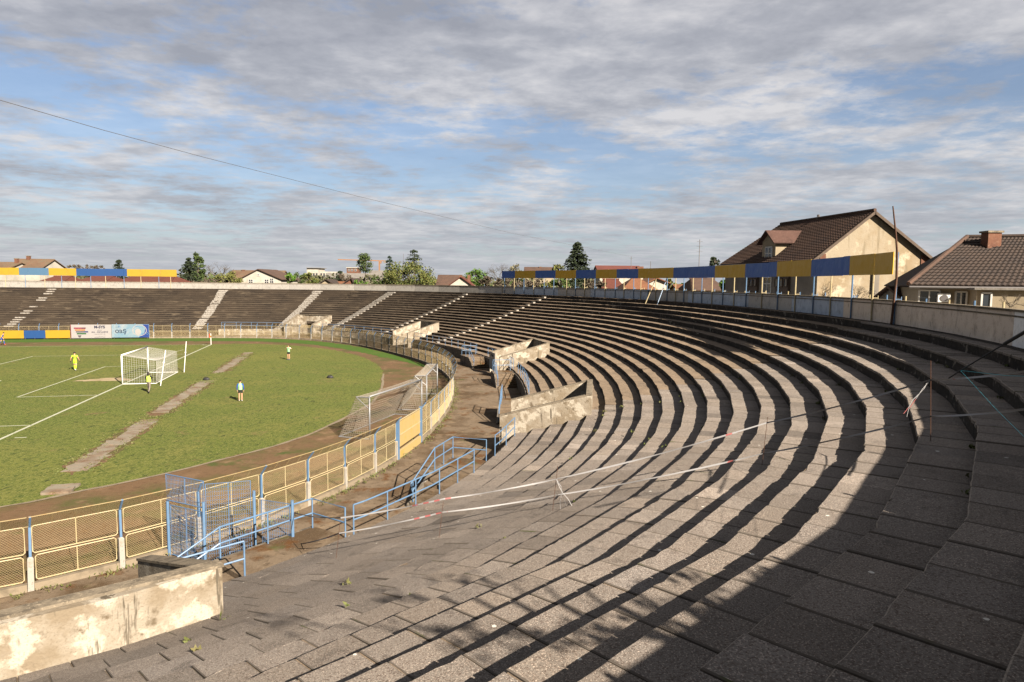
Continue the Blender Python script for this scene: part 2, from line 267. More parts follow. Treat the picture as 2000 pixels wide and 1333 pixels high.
# ------------------------------------------------------------------ mesh helpers
ORG = {}
class MB:
    def __init__(self): self.v = []; self.f = []; self.m = []
    def add(self, vs_, fs, mi=0):
        o = len(self.v); self.v += [tuple(float(c) for c in q) for q in vs_]; self.f += [tuple(i+o for i in f) for f in fs]; self.m += [mi]*len(fs); return self
    def hexa(self, b, t, mi=0):               # bottom 4, top 4 (counter-clockwise from above)
        return self.add(list(b)+list(t), [(3, 2, 1, 0), (4, 5, 6, 7), (0, 1, 5, 4), (1, 2, 6, 5), (2, 3, 7, 6), (3, 0, 4, 7)], mi)
    def box(self, c, s, rz=0.0, mi=0):
        cx, cy, cz = c; a, b, h = s[0]/2, s[1]/2, s[2]/2; co, si = math.cos(rz), math.sin(rz)
        q = [(cx+x*co-y*si, cy+x*si+y*co) for x, y in ((-a, -b), (a, -b), (a, b), (-a, b))]
        return self.hexa([(x, y, cz-h) for x, y in q], [(x, y, cz+h) for x, y in q], mi)
    def bar(self, p, q, w, h=None, mi=0, up=(0, 0, 1)):
        h = h or w; p = Vector(p); q = Vector(q); d = (q-p).normalized(); u = Vector(up)
        if abs(d.dot(u)) > 0.98: u = Vector((1, 0, 0))
        r = d.cross(u).normalized()*(w/2); n = r.cross(d).normalized()*(h/2)
        return self.hexa([p-r-n, p+r-n, q+r-n, q-r-n], [p-r+n, p+r+n, q+r+n, q-r+n], mi)
    def tube(self, pts, r, n=6, mi=0, caps=True):
        pts = [Vector(p) for p in pts]; rr = r if isinstance(r, (list, tuple)) else [r]*len(pts); o = len(self.v); ref = None
        for i, p in enumerate(pts):
            d = (pts[min(i+1, len(pts)-1)]-pts[max(i-1, 0)]).normalized()
            if ref is None: ref = Vector((0, 0, 1)) if abs(d.z) < .9 else Vector((1, 0, 0))
            a = d.cross(ref).normalized(); b = d.cross(a).normalized(); ref = -b if False else ref
            for k in range(n):
                w = 2*math.pi*k/n; q = p+(a*math.cos(w)+b*math.sin(w))*rr[i]; self.v.append(tuple(q))
        for i in range(len(pts)-1):
            for k in range(n):
                self.f.append((o+i*n+k, o+(i+1)*n+k, o+(i+1)*n+(k+1) % n, o+i*n+(k+1) % n)); self.m.append(mi)
        if caps:
            self.f.append(tuple(o+k for k in range(n))); self.m.append(mi)
            e = o+(len(pts)-1)*n; self.f.append(tuple(e+n-1-k for k in range(n))); self.m.append(mi)
        return self
    def prism(self, poly, a, b, mi=0):        # poly: list of 3D points, swept from offset a to offset b
        n = len(poly); A = [tuple(np.array(p)+np.array(a)) for p in poly]; B = [tuple(np.array(p)+np.array(b)) for p in poly]
        fs = [tuple(range(n-1, -1, -1)), tuple(range(n, 2*n))]+[(i, (i+1) % n, n+(i+1) % n, n+i) for i in range(n)]
        return self.add(A+B, fs, mi)
    def mesh(self, name, mats, org=(0, 0, 0), smooth=False):
        me = bpy.data.meshes.new(name); ox, oy, oz = org
        me.from_pydata([(x-ox, y-oy, z-oz) for x, y, z in self.v], [], self.f)
        for q in (mats if isinstance(mats, (list, tuple)) else [mats]): me.materials.append(MATS[q])
        me.polygons.foreach_set('material_index', self.m)
        if smooth: me.polygons.foreach_set('use_smooth', [True]*len(self.f))
        me.update(); return me
    def build(self, name, mats, parent=None, smooth=False, fix=True, org=None):
        o3 = ORG.get(parent.name, (0, 0, 0)) if parent else (org or (0, 0, 0))
        me = self.mesh(name, mats, o3, smooth)
        if fix:
            bm = bmesh.new(); bm.from_mesh(me); bmesh.ops.recalc_face_normals(bm, faces=bm.faces); bm.to_mesh(me); bm.free()
        o = bpy.data.objects.new(name, me); COL.objects.link(o)
        if parent: o.parent = parent; ORG[o.name] = o3
        else: o.location = o3; ORG[o.name] = o3
        return o
def tag(o, label=None, cat=None, group=None, kind=None):
    if label: o['label'] = label
    if cat: o['category'] = cat
    if group: o['group'] = group
    if kind: o['kind'] = kind
    return o
def thing(name, label, cat, loc=(0, 0, 0), group=None):
    o = bpy.data.objects.new(name, None); COL.objects.link(o); o.location = tuple(float(c) for c in loc); o.empty_display_size = 0.3
    ORG[o.name] = tuple(float(c) for c in loc); return tag(o, label, cat, group)
def part_copy(me, name, parent, mw):          # a part that shares its mesh; mw = world matrix
    o = bpy.data.objects.new(name, me); COL.objects.link(o); o.parent = parent
    o.matrix_local = Matrix.Translation(-Vector(ORG[parent.name])) @ mw; ORG[o.name] = ORG[parent.name]; return o
def frame(p, xdir, z=(0, 0, 1)):              # matrix with x along xdir, z up
    x = Vector(xdir).normalized(); zz = Vector(z); y = zz.cross(x).normalized(); zz = x.cross(y)
    m = Matrix.Identity(4)
    for i in range(3): m[i][0], m[i][1], m[i][2], m[i][3] = x[i], y[i], zz[i], p[i]
    return m
def tint_mesh(me, cols_per_face):
    a = me.color_attributes.new('tint', 'FLOAT_COLOR', 'CORNER'); out = []
    for p, c in zip(me.polygons, cols_per_face): out += list(c)*p.loop_total
    a.data.foreach_set('color', out)

# ================================================================== GROUND
def struct(o): o['kind'] = 'structure'; return o
b = MB(); b.add([(-9000, -9000, -.03), (9000, -9000, -.03), (9000, 9000, -.03), (-9000, 9000, -.03)], [(0, 1, 2, 3)]); struct(b.build('ground', 'ground', fix=False))
TS = [0, 60, 79.5, 84.5, 89.5, 94, 97.5, 101.5, 108, 112.5, 126.5, 137, 148, 158, 165, 174, 186, 260]
SS = [-9.3, -9.3, -9.1, -9.4, -8.9, -8.3, -7.4, -6.7, -6.2, -5.7, -5.9, -4.9, -4.2, -4.7, -6.0, -7.9, -10.6, -11.0]
def s_in(t): return float(np.interp(t, TS, SS))
def strip_mesh(ts, fa, fb, z, jit=0.0, mi=0, n=2):
    m = MB(); o = []
    for t in ts:
        a, c = fa(t)+jit*RNG.normal(), fb(t)+jit*RNG.normal()
        o.append([F3(t, a+(c-a)*i/n, z) for i in range(n+1)])
    for r0, r1 in zip(o[:-1], o[1:]):
        for i in range(n): m.add([r0[i], r1[i], r1[i+1], r0[i+1]], [(0, 1, 2, 3)], mi)
    return m
tt = np.arange(30, TMAX, .5)
struct(strip_mesh(tt, lambda t: -14, lambda t: 0.3, .004, n=4).build('running_track', 'track'))
struct(strip_mesh(tt, lambda t: 0.3, lambda t: 12, .004, n=4).build('walkway', 'path'))
g = MB(); ring = []
for t in np.arange(0, TMAX, .4): ring.append(F3(t, s_in(t)+.12*RNG.normal()*(.4 if t < 120 else 1), .010))
c0 = xy(0, -25); o = len(g.v); g.v.append((c0[0], c0[1], .010)); g.v += ring
for i in range(len(ring)-1): g.f.append((0, i+1, i+2)); g.m.append(0)
g.f.append((0, len(ring), 1)); g.m.append(0)
pitch = struct(g.build('pitch', 'grass'))
gs = strip_mesh(np.arange(132, TMAX, .5), lambda t: -float(np.interp(t, [132, 145, 165, 180, 260], [.3, 2.2, 3.6, 5.2, 5.6])), lambda t: -.15, .012, .1, n=3)
struct(gs.build('grass_verge', 'grass_strip'))
# markings
HW = 32.4
mk = MB(); LW = .065
def line(u0, v0, u1, v1, w=LW):
    d = np.array([u1-u0, v1-v0]); L_ = np.hypot(*d); d = d/L_; n_ = np.array([-d[1], d[0]])*w; k = max(2, int(L_/2))
    for i in range(k):
        a = np.array([u0, v0])+d*L_*i/k; c = np.array([u0, v0])+d*L_*(i+1)/k
        q = [xy(*(a-n_)), xy(*(c-n_)), xy(*(c+n_)), xy(*(a+n_))]; mk.add([(x, y, .016) for x, y in q], [(0, 1, 2, 3)])
line(-HW, 0, HW, 0, .09); line(HW, -70, HW, 0, .06); line(-HW, -70, -HW, 0)
for hw, dp in ((9.16, 5.5), (20.16, 16.5)):
    line(-hw, 0, -hw, -dp); line(hw, 0, hw, -dp); line(-hw, -dp, hw, -dp)
q = [xy(.35*math.cos(a), -11+.35*math.sin(a)) for a in np.linspace(0, 2*math.pi, 13)[:-1]]; mk.add([(x, y, .016) for x, y in q], [tuple(range(12))])
for sg in (-1, 1):
    for i in range(6):
        a, c = math.pi/2*i/6, math.pi/2*(i+1)/6; line(sg*(HW-math.cos(a)), -math.sin(a), sg*(HW-math.cos(c)), -math.sin(c), .05)
line(-HW+9.15-.4, 1.2, -HW+9.15-.4, .6)
mk.build('pitch_markings', 'line_white', pitch)
sp = MB(); ring = []
for a in np.linspace(0, 2*math.pi, 40)[:-1]:
    r = 1+.25*math.sin(3*a+1)+.12*RNG.normal(); q = xy(-.6+1.9*r*math.cos(a)*.5, -2.2+3.6*r*math.sin(a)*.6); ring.append((q[0], q[1], .014))
sp.add(ring, [tuple(range(len(ring)))]); sp.build('bare_patch', 'sand', pitch)
# broken concrete runway behind the goal
def U4(u, v): q = xy(u, v); return (q[0], q[1], .015)
run = bpy.data.objects.new('concrete_runway', None); COL.objects.link(run); run.location = (*xy(-6, 6.3), 0); ORG[run.name] = tuple(run.location); struct(run)
def slabpoly(name, mate, parent, u0, u1, v0, v1, z, jit):
    n = 6; e = []
    for i in range(n+1): e.append((u0+(u1-u0)*i/n, v0+jit*RNG.normal()))
    for i in range(1, 3): e.append((u1+jit*RNG.normal(), v0+(v1-v0)*i/3))
    for i in range(n+1): e.append((u1+(u0-u1)*i/n, v1+jit*RNG.normal()))
    for i in range(1, 3): e.append((u0+jit*RNG.normal(), v1+(v0-v1)*i/3))
    m = MB(); P = [(*xy(*p), 0.0) for p in e]; m.prism(P, (0, 0, .0), (0, 0, z)); return m.build(name, mate, parent)
for ua, ub in ((-32.2, -19.4), (-18.9, -3.2), (2.6, 21.4)):        # worn soil either side of the slabs
    m = MB(); prev = None
    for u in np.arange(ua, ub+.01, .35):
        e = min(1.0, (u-ua+.1)/1.5, (ub-u+.1)/1.5); cur = (U4(u, 6.45-.75*e+.13*RNG.normal()), U4(u, 6.5+.75*e+.13*RNG.normal()))
        if prev: m.add([prev[0], cur[0], cur[1], prev[1]], [(0, 1, 2, 3)])
        prev = cur
    m.build('worn_soil', 'track', run, fix=False)
u = -31.6
while u < 20.6:
    ln = RNG.uniform(1.2, 3.6)
    if not (-20.4 < u < -18.6 or -3.9 < u < 2.0):
        w0 = 5.92+(.3*RNG.random() if RNG.random() < .4 else 0); w1 = 7.02-(.35*RNG.random() if RNG.random() < .4 else 0)
        if u > 14: ln = min(ln, 1.3)
        slabpoly('runway_slab', 'runway', run, u, u+ln-.14, w0, w1, .024+.01*RNG.random(), .06)
    u += ln+(.5 if u > 14 else 0)
dc = thing('drain_cover', 'weathered concrete drain cover slab at the pitch edge near the yellow fence', 'drain cover', (*xy(-34.6, 7.0), 0))
slabpoly('cover', 'runway', dc, -35.2, -34.0, 6.5, 7.6, .12, .03)
kb = strip_mesh(np.arange(70, 131, 1.0), lambda t: s_in(t)+.02, lambda t: s_in(t)+.22, .022, .03, n=1); struct(kb.build('track_edging', 'kerb'))

# ================================================================== GRANDSTAND
NR, S0, TRD, Z0 = 20, 5.91, 0.93, 1.10
def zk(k): return Z0+.27*k+.00278*k*(k-1) if k >= 0 else Z0+.3*k
def sk(k): return S0+TRD*k
SW = 24.45                                    # inner face of the boundary wall
TA = 101.0                                    # slabs laid as far as here
VOM = [(77.6, 82.15), (99.6, 104.2), (125.2, 129.6), (153.9, 158.3), (174.6, 178.8)]
KV = 4
def fr(k, t):                                 # how much of each rise is a real step (the low rows by the near gate are nearly a ramp)
    lo = min(max((k-4.5)/8.5, .05), 1); hi = min(.72+.05*k, 1); w = min(max((t-85.6)/8.5, 0), 1); w = w*w*(3-2*w)
    return lo+(hi-lo)*w
stand = thing('grandstand', 'weathered stepped concrete terrace curving round the end of the pitch', 'grandstand', (*at(105, 14), 0))
def spans(k, t0, t1):
    out = [(t0, t1)]
    if k < KV:
        for a, c in VOM:
            nxt = []
            for p, q in out:
                if c <= p or a >= q: nxt.append((p, q)); continue
                if a > p: nxt.append((p, a))
                if c < q: nxt.append((c, q))
            out = nxt
    return out
TEND = TMAX-1
def seg_ts(a, c, d):
    n = max(1, int(round((c-a)/d))); ks = list(np.linspace(a, c, n+1)); kn = [k for k in np.arange(math.ceil(a/CH)*CH, c, CH) if a+.05 < k < c-.05]
    return sorted(set([round(float(x), 4) for x in ks+kn]))
for k in range(-3, NR):
    m = MB(); t_lo = 44 if k >= 0 else 188
    for a, c in spans(k, t_lo, TEND):
        zones = [(a, min(c, TA), 0), (max(a, TA), c, 1)]
        for p, q, zn in zones:
            if q-p < .02: continue
            ts = seg_ts(p, q, 1.5 if zn == 0 else .75); prev = None
            for t in ts:
                if zn == 0:
                    zf = zk(k)-.024; zb_ = zk(k)-.024+(zk(k+1)-zk(k))*(1-fr(k, t)); js = 0; jz = 0
                else:
                    js = .016*RNG.normal(); jz = .008*RNG.normal(); zf = zk(k)+jz; zb_ = zk(k)+.01
                sB = sk(k+1)+.05 if k < NR-1 else SW+.02
                ft = zk(k-1)-.15 if k > (0 if t < 188 else -3) else -.02
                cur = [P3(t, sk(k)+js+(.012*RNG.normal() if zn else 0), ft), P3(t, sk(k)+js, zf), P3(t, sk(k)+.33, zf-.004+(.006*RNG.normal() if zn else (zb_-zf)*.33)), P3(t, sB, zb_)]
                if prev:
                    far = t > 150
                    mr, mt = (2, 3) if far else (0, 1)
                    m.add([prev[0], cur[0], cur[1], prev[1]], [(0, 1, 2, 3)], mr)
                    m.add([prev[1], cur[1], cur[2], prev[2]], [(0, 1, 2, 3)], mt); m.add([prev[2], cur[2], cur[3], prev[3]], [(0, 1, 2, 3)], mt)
                prev = cur
    m.build('tier', ['riser_old', 'tread_old', 'riser_far', 'tread_far'], stand, fix=False)
# paving slabs
SL = []
for k in range(NR):
    for a, c in spans(k, 72, TA+ (0.0 if k < 11 else RNG.uniform(-1.5, 1.2))):
        if k < KV and a < 82: a_ = a
        t = a+RNG.uniform(0, .12)
        while t < c-.10:
            af = np.hypot(*(at(t+.5, sk(k)+.4)-at(t, sk(k)+.4)))/.5; w = .82*RNG.uniform(.93, 1.07)/af
            t1 = min(t+w, c)
            g_ = .0055*RNG.uniform(.4, 1.6); f0 = t+g_; f1 = t1-g_
            rise = zk(k+1)-zk(k) if k < NR-1 else .34
            zb_ = rise*(1-fr(k, t)); low = fr(k, t) < .5
            jz = RNG.normal(0, .005 if (not low or t > 89) else .0055); tl = RNG.normal(0, .0025 if (not low or t > 89) else .005); js = RNG.normal(0, .005); jr = RNG.normal(0, .004)
            sa = sk(k)-.018+js*.6; sb = sk(k+1)-.03 if k < NR-1 else SW-.25
            if t1 < TA-.3 and k < NR-1: sb += .04
            zt = [zk(k)+jz-tl, zk(k)+jz+tl, zk(k)+zb_+jz+tl, zk(k)+zb_+jz-tl]
            T4 = [(f0, sa+jr, zt[0]), (f1, sa-jr, zt[1]), (f1, sb, zt[2]), (f0, sb, zt[3])]
            SL.append((k, T4)); t = t1
def slab_geo(T4):
    """slab with a chipped front edge, its arris painted lighter as if lit; the sides and side arrises are dark with dirt"""
    (ta, sa, za), (tb, sb, zb2), (tc_, sc, zc), (td, sd_, zd) = T4; fr_e = []
    for i in range(5):
        w = i/4; j = RNG.normal(0, .0035)+(abs(RNG.normal(0, .02)) if RNG.random() < .07 else 0)
        fr_e.append((ta+(tb-ta)*w, sa+(sb-sa)*w+j, za+(zb2-za)*w-(.006 if j > .02 else 0)))
    ring = fr_e+[(tc_, sc, zc), (td, sd_, zd)]; n = len(ring)
    top = [P3(*q) for q in ring]; cen = np.mean(np.array(top), axis=0); ins = []
    e = .008/max(tb-ta, .1)
    for (t_, s_, z_), i in zip(ring, range(n)):
        u_ = (t_-ta)/(tb-ta); t2 = t_+(e if u_ < .02 else (-e if u_ > .98 else 0))*(tb-ta); s2 = s_+.014 if i < 5 else s_-.004
        ins.append(P3(t2, s2, z_))
    mid = [(x, y, z-.012) for x, y, z in top]; bot = [(x, y, z-.075) for x, y, z in top]
    ff = []; fm = []
    for i in range(n):
        j = (i+1) % n; side = 1 if i >= 4 and i != 5 else 0
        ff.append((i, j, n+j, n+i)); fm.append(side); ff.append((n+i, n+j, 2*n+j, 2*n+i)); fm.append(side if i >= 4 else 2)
    ff.append(tuple(range(2*n, 3*n))); fm.append(0)
    return bot+mid+ins, ff, fm
def vis_area(T4):
    q = [proj(P3(*x)) for x in T4]
    if min(w[2] for w in q) < .5: return 0
    cx, cy = sum(w[0] for w in q)/4, sum(w[1] for w in q)/4
    if not (0 < cx < 2000 and 0 < cy < 1333): return 0
    return abs(sum(q[i][0]*q[(i+1) % 4][1]-q[(i+1) % 4][0]*q[i][1] for i in range(4)))/2
ordr = sorted(range(len(SL)), key=lambda i: -vis_area(SL[i][1])); big = set(ordr[:296])
rest = MB(); rest_c = []
def rtint():
    v = RNG.normal(1.0, .095); v = min(max(v, .74), 1.24); v = v*(1.0 if RNG.random() > .05 else RNG.choice([.70, 1.25])); w = RNG.normal(0, .008); return (v*(1+w), v, v*(1-w*1.5), 1)
for i, (k, T4) in enumerate(SL):
    vv, ff, fm = slab_geo(T4); c = rtint()
    if i in big:
        m = MB(); m.add(vv, ff); m.m = fm; o = m.build('paving_slab', ['slab', 'joint_dirt', 'lit_edge'], stand, fix=False); tint_mesh(o.data, [c]*len(ff))
    else:
        rest.add(vv, ff); rest.m[-len(ff):] = fm; rest_c += [c]*len(ff)
o = rest.build('paving_slabs', ['slab', 'joint_dirt', 'lit_edge'], stand, fix=False); tint_mesh(o.data, rest_c); o['kind'] = 'stuff'
# aisle steps: whitewashed half steps running up the far side
AIS = [px_t(388, 7, 1.3, 165, 225), px_t(552, 8, 1.6, 150, 205), px_t(642, 6.5, 1.4, 140, 195), px_t(775, 9.5, 2, 140, 180), px_t(880, 8.5, 1.8, 130, 165), px_t(20, 8, 1.5, 190, 250)]
for ai, ta in enumerate(AIS):
    w = 1.25 if ai in (0, 5) else (.78 if ai < 3 else .55)
    for k in range(0, NR-1):
        if ai == 5 and RNG.random() < .35: continue
        m = MB(); z0, z1 = zk(k)-.02, zk(k)+.5*(zk(k+1)-zk(k)); a, c = ta-w/2*RNG.uniform(.85, 1.15), ta+w/2*RNG.uniform(.85, 1.15); s0, s1 = sk(k+1)-.40, sk(k+1)+.02
        m.hexa([P3(a, s0, z0), P3(c, s0, z0), P3(c, s1, z0), P3(a, s1, z0)], [P3(a, s0, z1), P3(c, s0, z1), P3(c, s1, z1), P3(a, s1, z1)])
        m.build('aisle_step', 'paint_white' if ai in (0, 1, 2, 5) else 'concrete_white', stand)
        if ai in (0, 1, 2):                   # whitewashed nosing of the row above
            m = MB(); m.hexa([P3(a, sk(k)-.012, zk(k)-.12), P3(c, sk(k)-.012, zk(k)-.12), P3(c, sk(k)+.3, zk(k)-.12), P3(a, sk(k)+.3, zk(k)-.12)], [P3(a, sk(k)-.012, zk(k)+.012), P3(c, sk(k)-.012, zk(k)+.012), P3(c, sk(k)+.5, zk(k)+.012), P3(a, sk(k)+.5, zk(k)+.012)])
            m.build('aisle_nosing', 'paint_white', stand)
# painted row numbers on the risers
def riser_mark(t, k):
    m = MB(); z = zk(k)-.20; h1, h2 = RNG.uniform(-.03, .06), RNG.uniform(-.03, .06)
    out = [(0, .11), (.05, .11), (.05, h1), (.10, h1), (.10, .11), (.20, .11), (.20, h2), (.25, h2), (.25, .11), (.32, .11), (.32, .155), (0, .155)]; n = len(out)
    A_ = [P3(t+q, sk(k)-.045, z+w) for q, w in out]; B_ = [P3(t+q, sk(k)-.05, z+w) for q, w in out]
    m.add(A_+B_, [tuple(range(n)), tuple(range(2*n-1, n-1, -1))]+[(i, (i+1) % n, n+(i+1) % n, n+i) for i in range(n)])
    m.build('row_number', 'paint_white', stand, fix=False)
for tm, k0 in ((121.0, 5), (113.6, 3), (134.0, 5)):
    for k in range(k0, NR-1): riser_mark(tm-(k-8)*.02, k)
# ------------------------------------------------------------------ entrance tunnels
VLAB = ['stained plaster parapet of the stair tunnel in the near left corner', 'plastered tunnel parapet beside the end of the paving slabs', 'plastered tunnel parapet with a pale blue poster on its front', 'plastered tunnel parapet half hidden behind the bend of the fence', 'plastered tunnel parapet on the far side with a dark doorway']
SF, SBK, TW = 5.05, sk(KV), .24
for (a, c), lab in zip(VOM, VLAB):
    th = thing('entrance_tunnel', lab, 'tunnel entrance', (*pc((a+c)/2, 7.5), 0), 'tunnel entrances through the terrace')
    sback = SBK-.03; zf, zb_ = 1.95, 3.22
    for t0, t1 in ((a, a+TW), (c-TW, c)):
        m = MB(); n = 7
        for i in range(n):
            s0, s1 = SF+(sback-SF)*i/n, SF+(sback-SF)*(i+1)/n; h0, h1 = zf+(zb_-zf)*i/n+.012*RNG.normal(), zf+(zb_-zf)*(i+1)/n
            m.hexa([P3(t0, s0, -.02), P3(t1, s0, -.02), P3(t1, s1, -.02), P3(t0, s1, -.02)], [P3(t0, s0, h0), P3(t1, s0, h0), P3(t1, s1, h1), P3(t0, s1, h1)])
        m.build('side_wall', 'plaster', th)
        m = MB(); m.hexa([P3(t0-.02, SF-.02, zf+.001), P3(t1+.02, SF-.02, zf+.001), P3(t1+.02, sback, zb_+.001), P3(t0-.02, sback, zb_+.001)], [P3(t0-.02, SF-.02, zf+.06), P3(t1+.02, SF-.02, zf+.06), P3(t1+.02, sback, zb_+.06), P3(t0-.02, sback, zb_+.06)]); m.build('coping', 'coping', th)
    m = MB(); d0, d1, s0, s1 = (a+c)/2-1.0, (a+c)/2+1.0, sback+.001, sback+.27
    for t0, t1, z0, z1 in ((a, d0, -.02, zb_+.03), (d1, c, -.02, zb_+.03), (d0, d1, 2.15, zb_+.03)):
        m.hexa([P3(t0, s0, z0), P3(t1, s0, z0), P3(t1, s1, z0), P3(t0, s1, z0)], [P3(t0, s0, z1), P3(t1, s0, z1), P3(t1, s1, z1), P3(t0, s1, z1)])
    m.build('back_wall', 'plaster', th)
    m = MB(); m.hexa([P3(a-.02, s0-.02, zb_+.032), P3(c+.02, s0-.02, zb_+.032), P3(c+.02, s1+.03, zb_+.032), P3(a-.02, s1+.03, zb_+.032)], [P3(a-.02, s0-.02, zb_+.09), P3(c+.02, s0-.02, zb_+.09), P3(c+.02, s1+.03, zb_+.09), P3(a-.02, s1+.03, zb_+.09)]); m.build('coping', 'coping', th)
    m = MB(); e = sback+5
    B_ = [P3(d0, s1, 0.02), P3(d1, s1, 0.02), P3(d1, e, 0.02), P3(d0, e, 0.02)]; T_ = [P3(d0, s1, 2.13), P3(d1, s1, 2.13), P3(d1, e, 2.13), P3(d0, e, 2.13)]
    m.add(B_+T_, [(0, 1, 2, 3), (7, 6, 5, 4), (1, 2, 6, 5), (2, 3, 7, 6), (3, 0, 4, 7)]); m.build('passage', 'dark_hole', th, fix=False)
# ------------------------------------------------------------------ front face: low wall with coping below the first row
fw_ = thing('front_wall', 'low stained retaining wall along the front of the terrace', 'retaining wall', (*at(110, 5.8), 0))
for a, c in spans(0, 60, 188):
    m = MB(); ts = seg_ts(a, c, 1.5)
    for t0, t1 in zip(ts[:-1], ts[1:]):
        m.hexa([P3(t0, S0-.13, -.02), P3(t1, S0-.13, -.02), P3(t1, S0-.016, -.02), P3(t0, S0-.016, -.02)], [P3(t0, S0-.13, 1.0), P3(t1, S0-.13, 1.0), P3(t1, S0-.016, 1.0), P3(t0, S0-.016, 1.0)])
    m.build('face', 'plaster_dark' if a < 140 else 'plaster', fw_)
# ------------------------------------------------------------------ boundary wall
wal = thing('boundary_wall', 'long painted concrete boundary wall along the top of the terrace', 'wall', (*at(105, SW+.1), zk(NR-1)))
ZB, ZT = zk(NR-1), 8.28
kk = 0
for t in np.arange(54, TEND-3, CH):
    m = MB(); t = float(t); q = t+CH-.012
    m.hexa([P3(t, SW, -.02), P3(q, SW, -.02), P3(q, SW+.2, -.02), P3(t, SW+.2, -.02)], [P3(t, SW, ZT), P3(q, SW, ZT), P3(q, SW+.2, ZT), P3(t, SW+.2, ZT)])
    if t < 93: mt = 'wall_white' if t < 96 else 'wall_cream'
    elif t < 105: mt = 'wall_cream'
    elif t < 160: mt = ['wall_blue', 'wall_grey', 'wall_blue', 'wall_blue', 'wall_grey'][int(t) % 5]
    else: mt = 'wall_sun_dimmed'
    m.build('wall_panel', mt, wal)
    m = MB()
    m.hexa([P3(t, SW-.05, ZT+.001), P3(q, SW-.05, ZT+.001), P3(q, SW+.25, ZT+.001), P3(t, SW+.25, ZT+.001)], [P3(t, SW-.05, ZT+.075), P3(q, SW-.05, ZT+.075), P3(q, SW+.25, ZT+.075), P3(t, SW+.25, ZT+.075)])
    m.hexa([P3(t, SW-.022, ZT-.17), P3(q, SW-.022, ZT-.17), P3(q, SW-.002, ZT-.17), P3(t, SW-.002, ZT-.17)], [P3(t, SW-.022, ZT-.12), P3(q, SW-.022, ZT-.12), P3(q, SW-.002, ZT-.12), P3(t, SW-.002, ZT-.12)])
    m.build('coping', 'coping', wal)
    if t < 165:
        for j in range(2):                    # cut-off post stubs on the wall
            c = P3(t+.7+1.5*j, SW+.12, ZT+.075); m = MB(); m.tube([c, (c[0], c[1], c[2]+RNG.uniform(.14, .24))], .035, 6); m.build('post_stub', 'blue_steel' if kk % 2 else 'yellow_steel', wal); kk += 1
gutter = strip_mesh(np.arange(54, TEND-3, CH), lambda t: SW-.34, lambda t: SW+.01, ZB+.012, .03, n=1)
o = gutter.build('wall_foot_strip', 'riser_old', wal)  # dark strip laid along the foot of the wall

# ================================================================== STAIRS AND HANDRAILS
def rail(label, paths, posts, name='handrail', mate='blue_steel', r=.026):
    """paths: poly-lines of 3D points (top, middle rails); posts: (foot, head) pairs"""
    f0 = posts[0][0]; th = thing(name, label, 'handrail', f0, 'blue handrails along the terrace')
    for p in paths: m = MB(); m.tube(p, r, 6); m.build('rail', mate, th)
    for a, c in posts: m = MB(); m.tube([a, c], r*.95, 6); m.build('post', mate, th)
    return th
def edge_rail(t0, t1, label, s=S0+.07, z=Z0, step=1.75):
    n = max(2, int(round((t1-t0)/step))+1); ts = np.linspace(t0, t1, n); dens = np.linspace(t0, t1, n*3)
    rail(label, [[P3(t, s, z+.98) for t in dens], [P3(t, s, z+.50) for t in dens]], [(P3(t, s, z-.02), P3(t, s, z+.98)) for t in ts])
def stair(tl0, tl1, label, rlabel, smin=4.05, end=True):
    th = thing('concrete_stair', label, 'stairs', (*pc(tl0, 5), 0), 'stairs from the walkway up to the terrace')
    zl = .98; s0, s1 = smin, S0-.14
    m = MB(); m.hexa([P3(tl0, s0, -.02), P3(tl1, s0, -.02), P3(tl1, s1, -.02), P3(tl0, s1, -.02)], [P3(tl0, s0, zl), P3(tl1, s0, zl), P3(tl1, s1, zl), P3(tl0, s1, zl)]); m.build('landing', ['path'], th)
    n = 5
    for i in range(n):
        a, c = tl0-.32*(i+1), tl0-.32*i-.002; z = zl*(n-i)/(n+1)
        m = MB(); m.hexa([P3(a, s0, -.02), P3(c, s0, -.02), P3(c, s1, -.02), P3(a, s1, -.02)], [P3(a, s0, z), P3(c, s0, z), P3(c, s1, z), P3(a, s1, z)]); m.build('step', 'path', th)
    e = .10; bt = tl0-.32*n-.1
    m = MB()
    for t0, t1, h0, h1 in ((tl0, tl1, zl+.001, zl+.001), (bt, tl0, .12, zl)):
        m.hexa([P3(t0, s0-e, -.02), P3(t1, s0-e, -.02), P3(t1, s0-.002, -.02), P3(t0, s0-.002, -.02)], [P3(t0, s0-e, h0), P3(t1, s0-e, h1), P3(t1, s0-.002, h1), P3(t0, s0-.002, h0)])
    m.build('side_wall', 'plaster_dark', th)
    so = s0+.06; tm = tl1-.1
    top = [P3(bt+.15, so, .62), P3(bt+.05, so, .95), P3(tl0+.1, so, zl+.98), P3(tm, so, zl+.98), P3(tm, s1-.05, zl+.98), P3(tm, s1-.05, zl+.5)]
    mid = [P3(bt+.15, so, .62), P3(tl0+.1, so, zl+.5), P3(tm, so, zl+.5), P3(tm, s1-.05, zl+.5)]
    if not end: top = top[:4]; mid = mid[:3]
    rail(rlabel, [top, mid], [(P3(q, so, zl-.02), P3(q, so, zl+.98)) for q in (tl0+.1, (tl0+tm)/2, tm)]+[(P3(bt+.2, so, -.02), P3(bt+.2, so, 1.0))]+([(P3(tm, s1-.05, zl-.02), P3(tm, s1-.05, zl+.98))] if end else []))
stair(83.75, 86.62, 'concrete stair beside the blue mesh gate', 'blue pipe handrail round the stair beside the blue mesh gate', smin=4.12)
stair(92.9, 95.0, 'concrete stair between the long blue handrail and the tunnel by the slabs', 'blue pipe handrail looping round the stair landing in mid picture')
stair(107.6, 109.8, 'concrete stair just beyond the cracked tunnel parapet', 'blue pipe handrail of the stair beyond the cracked tunnel parapet', end=False)
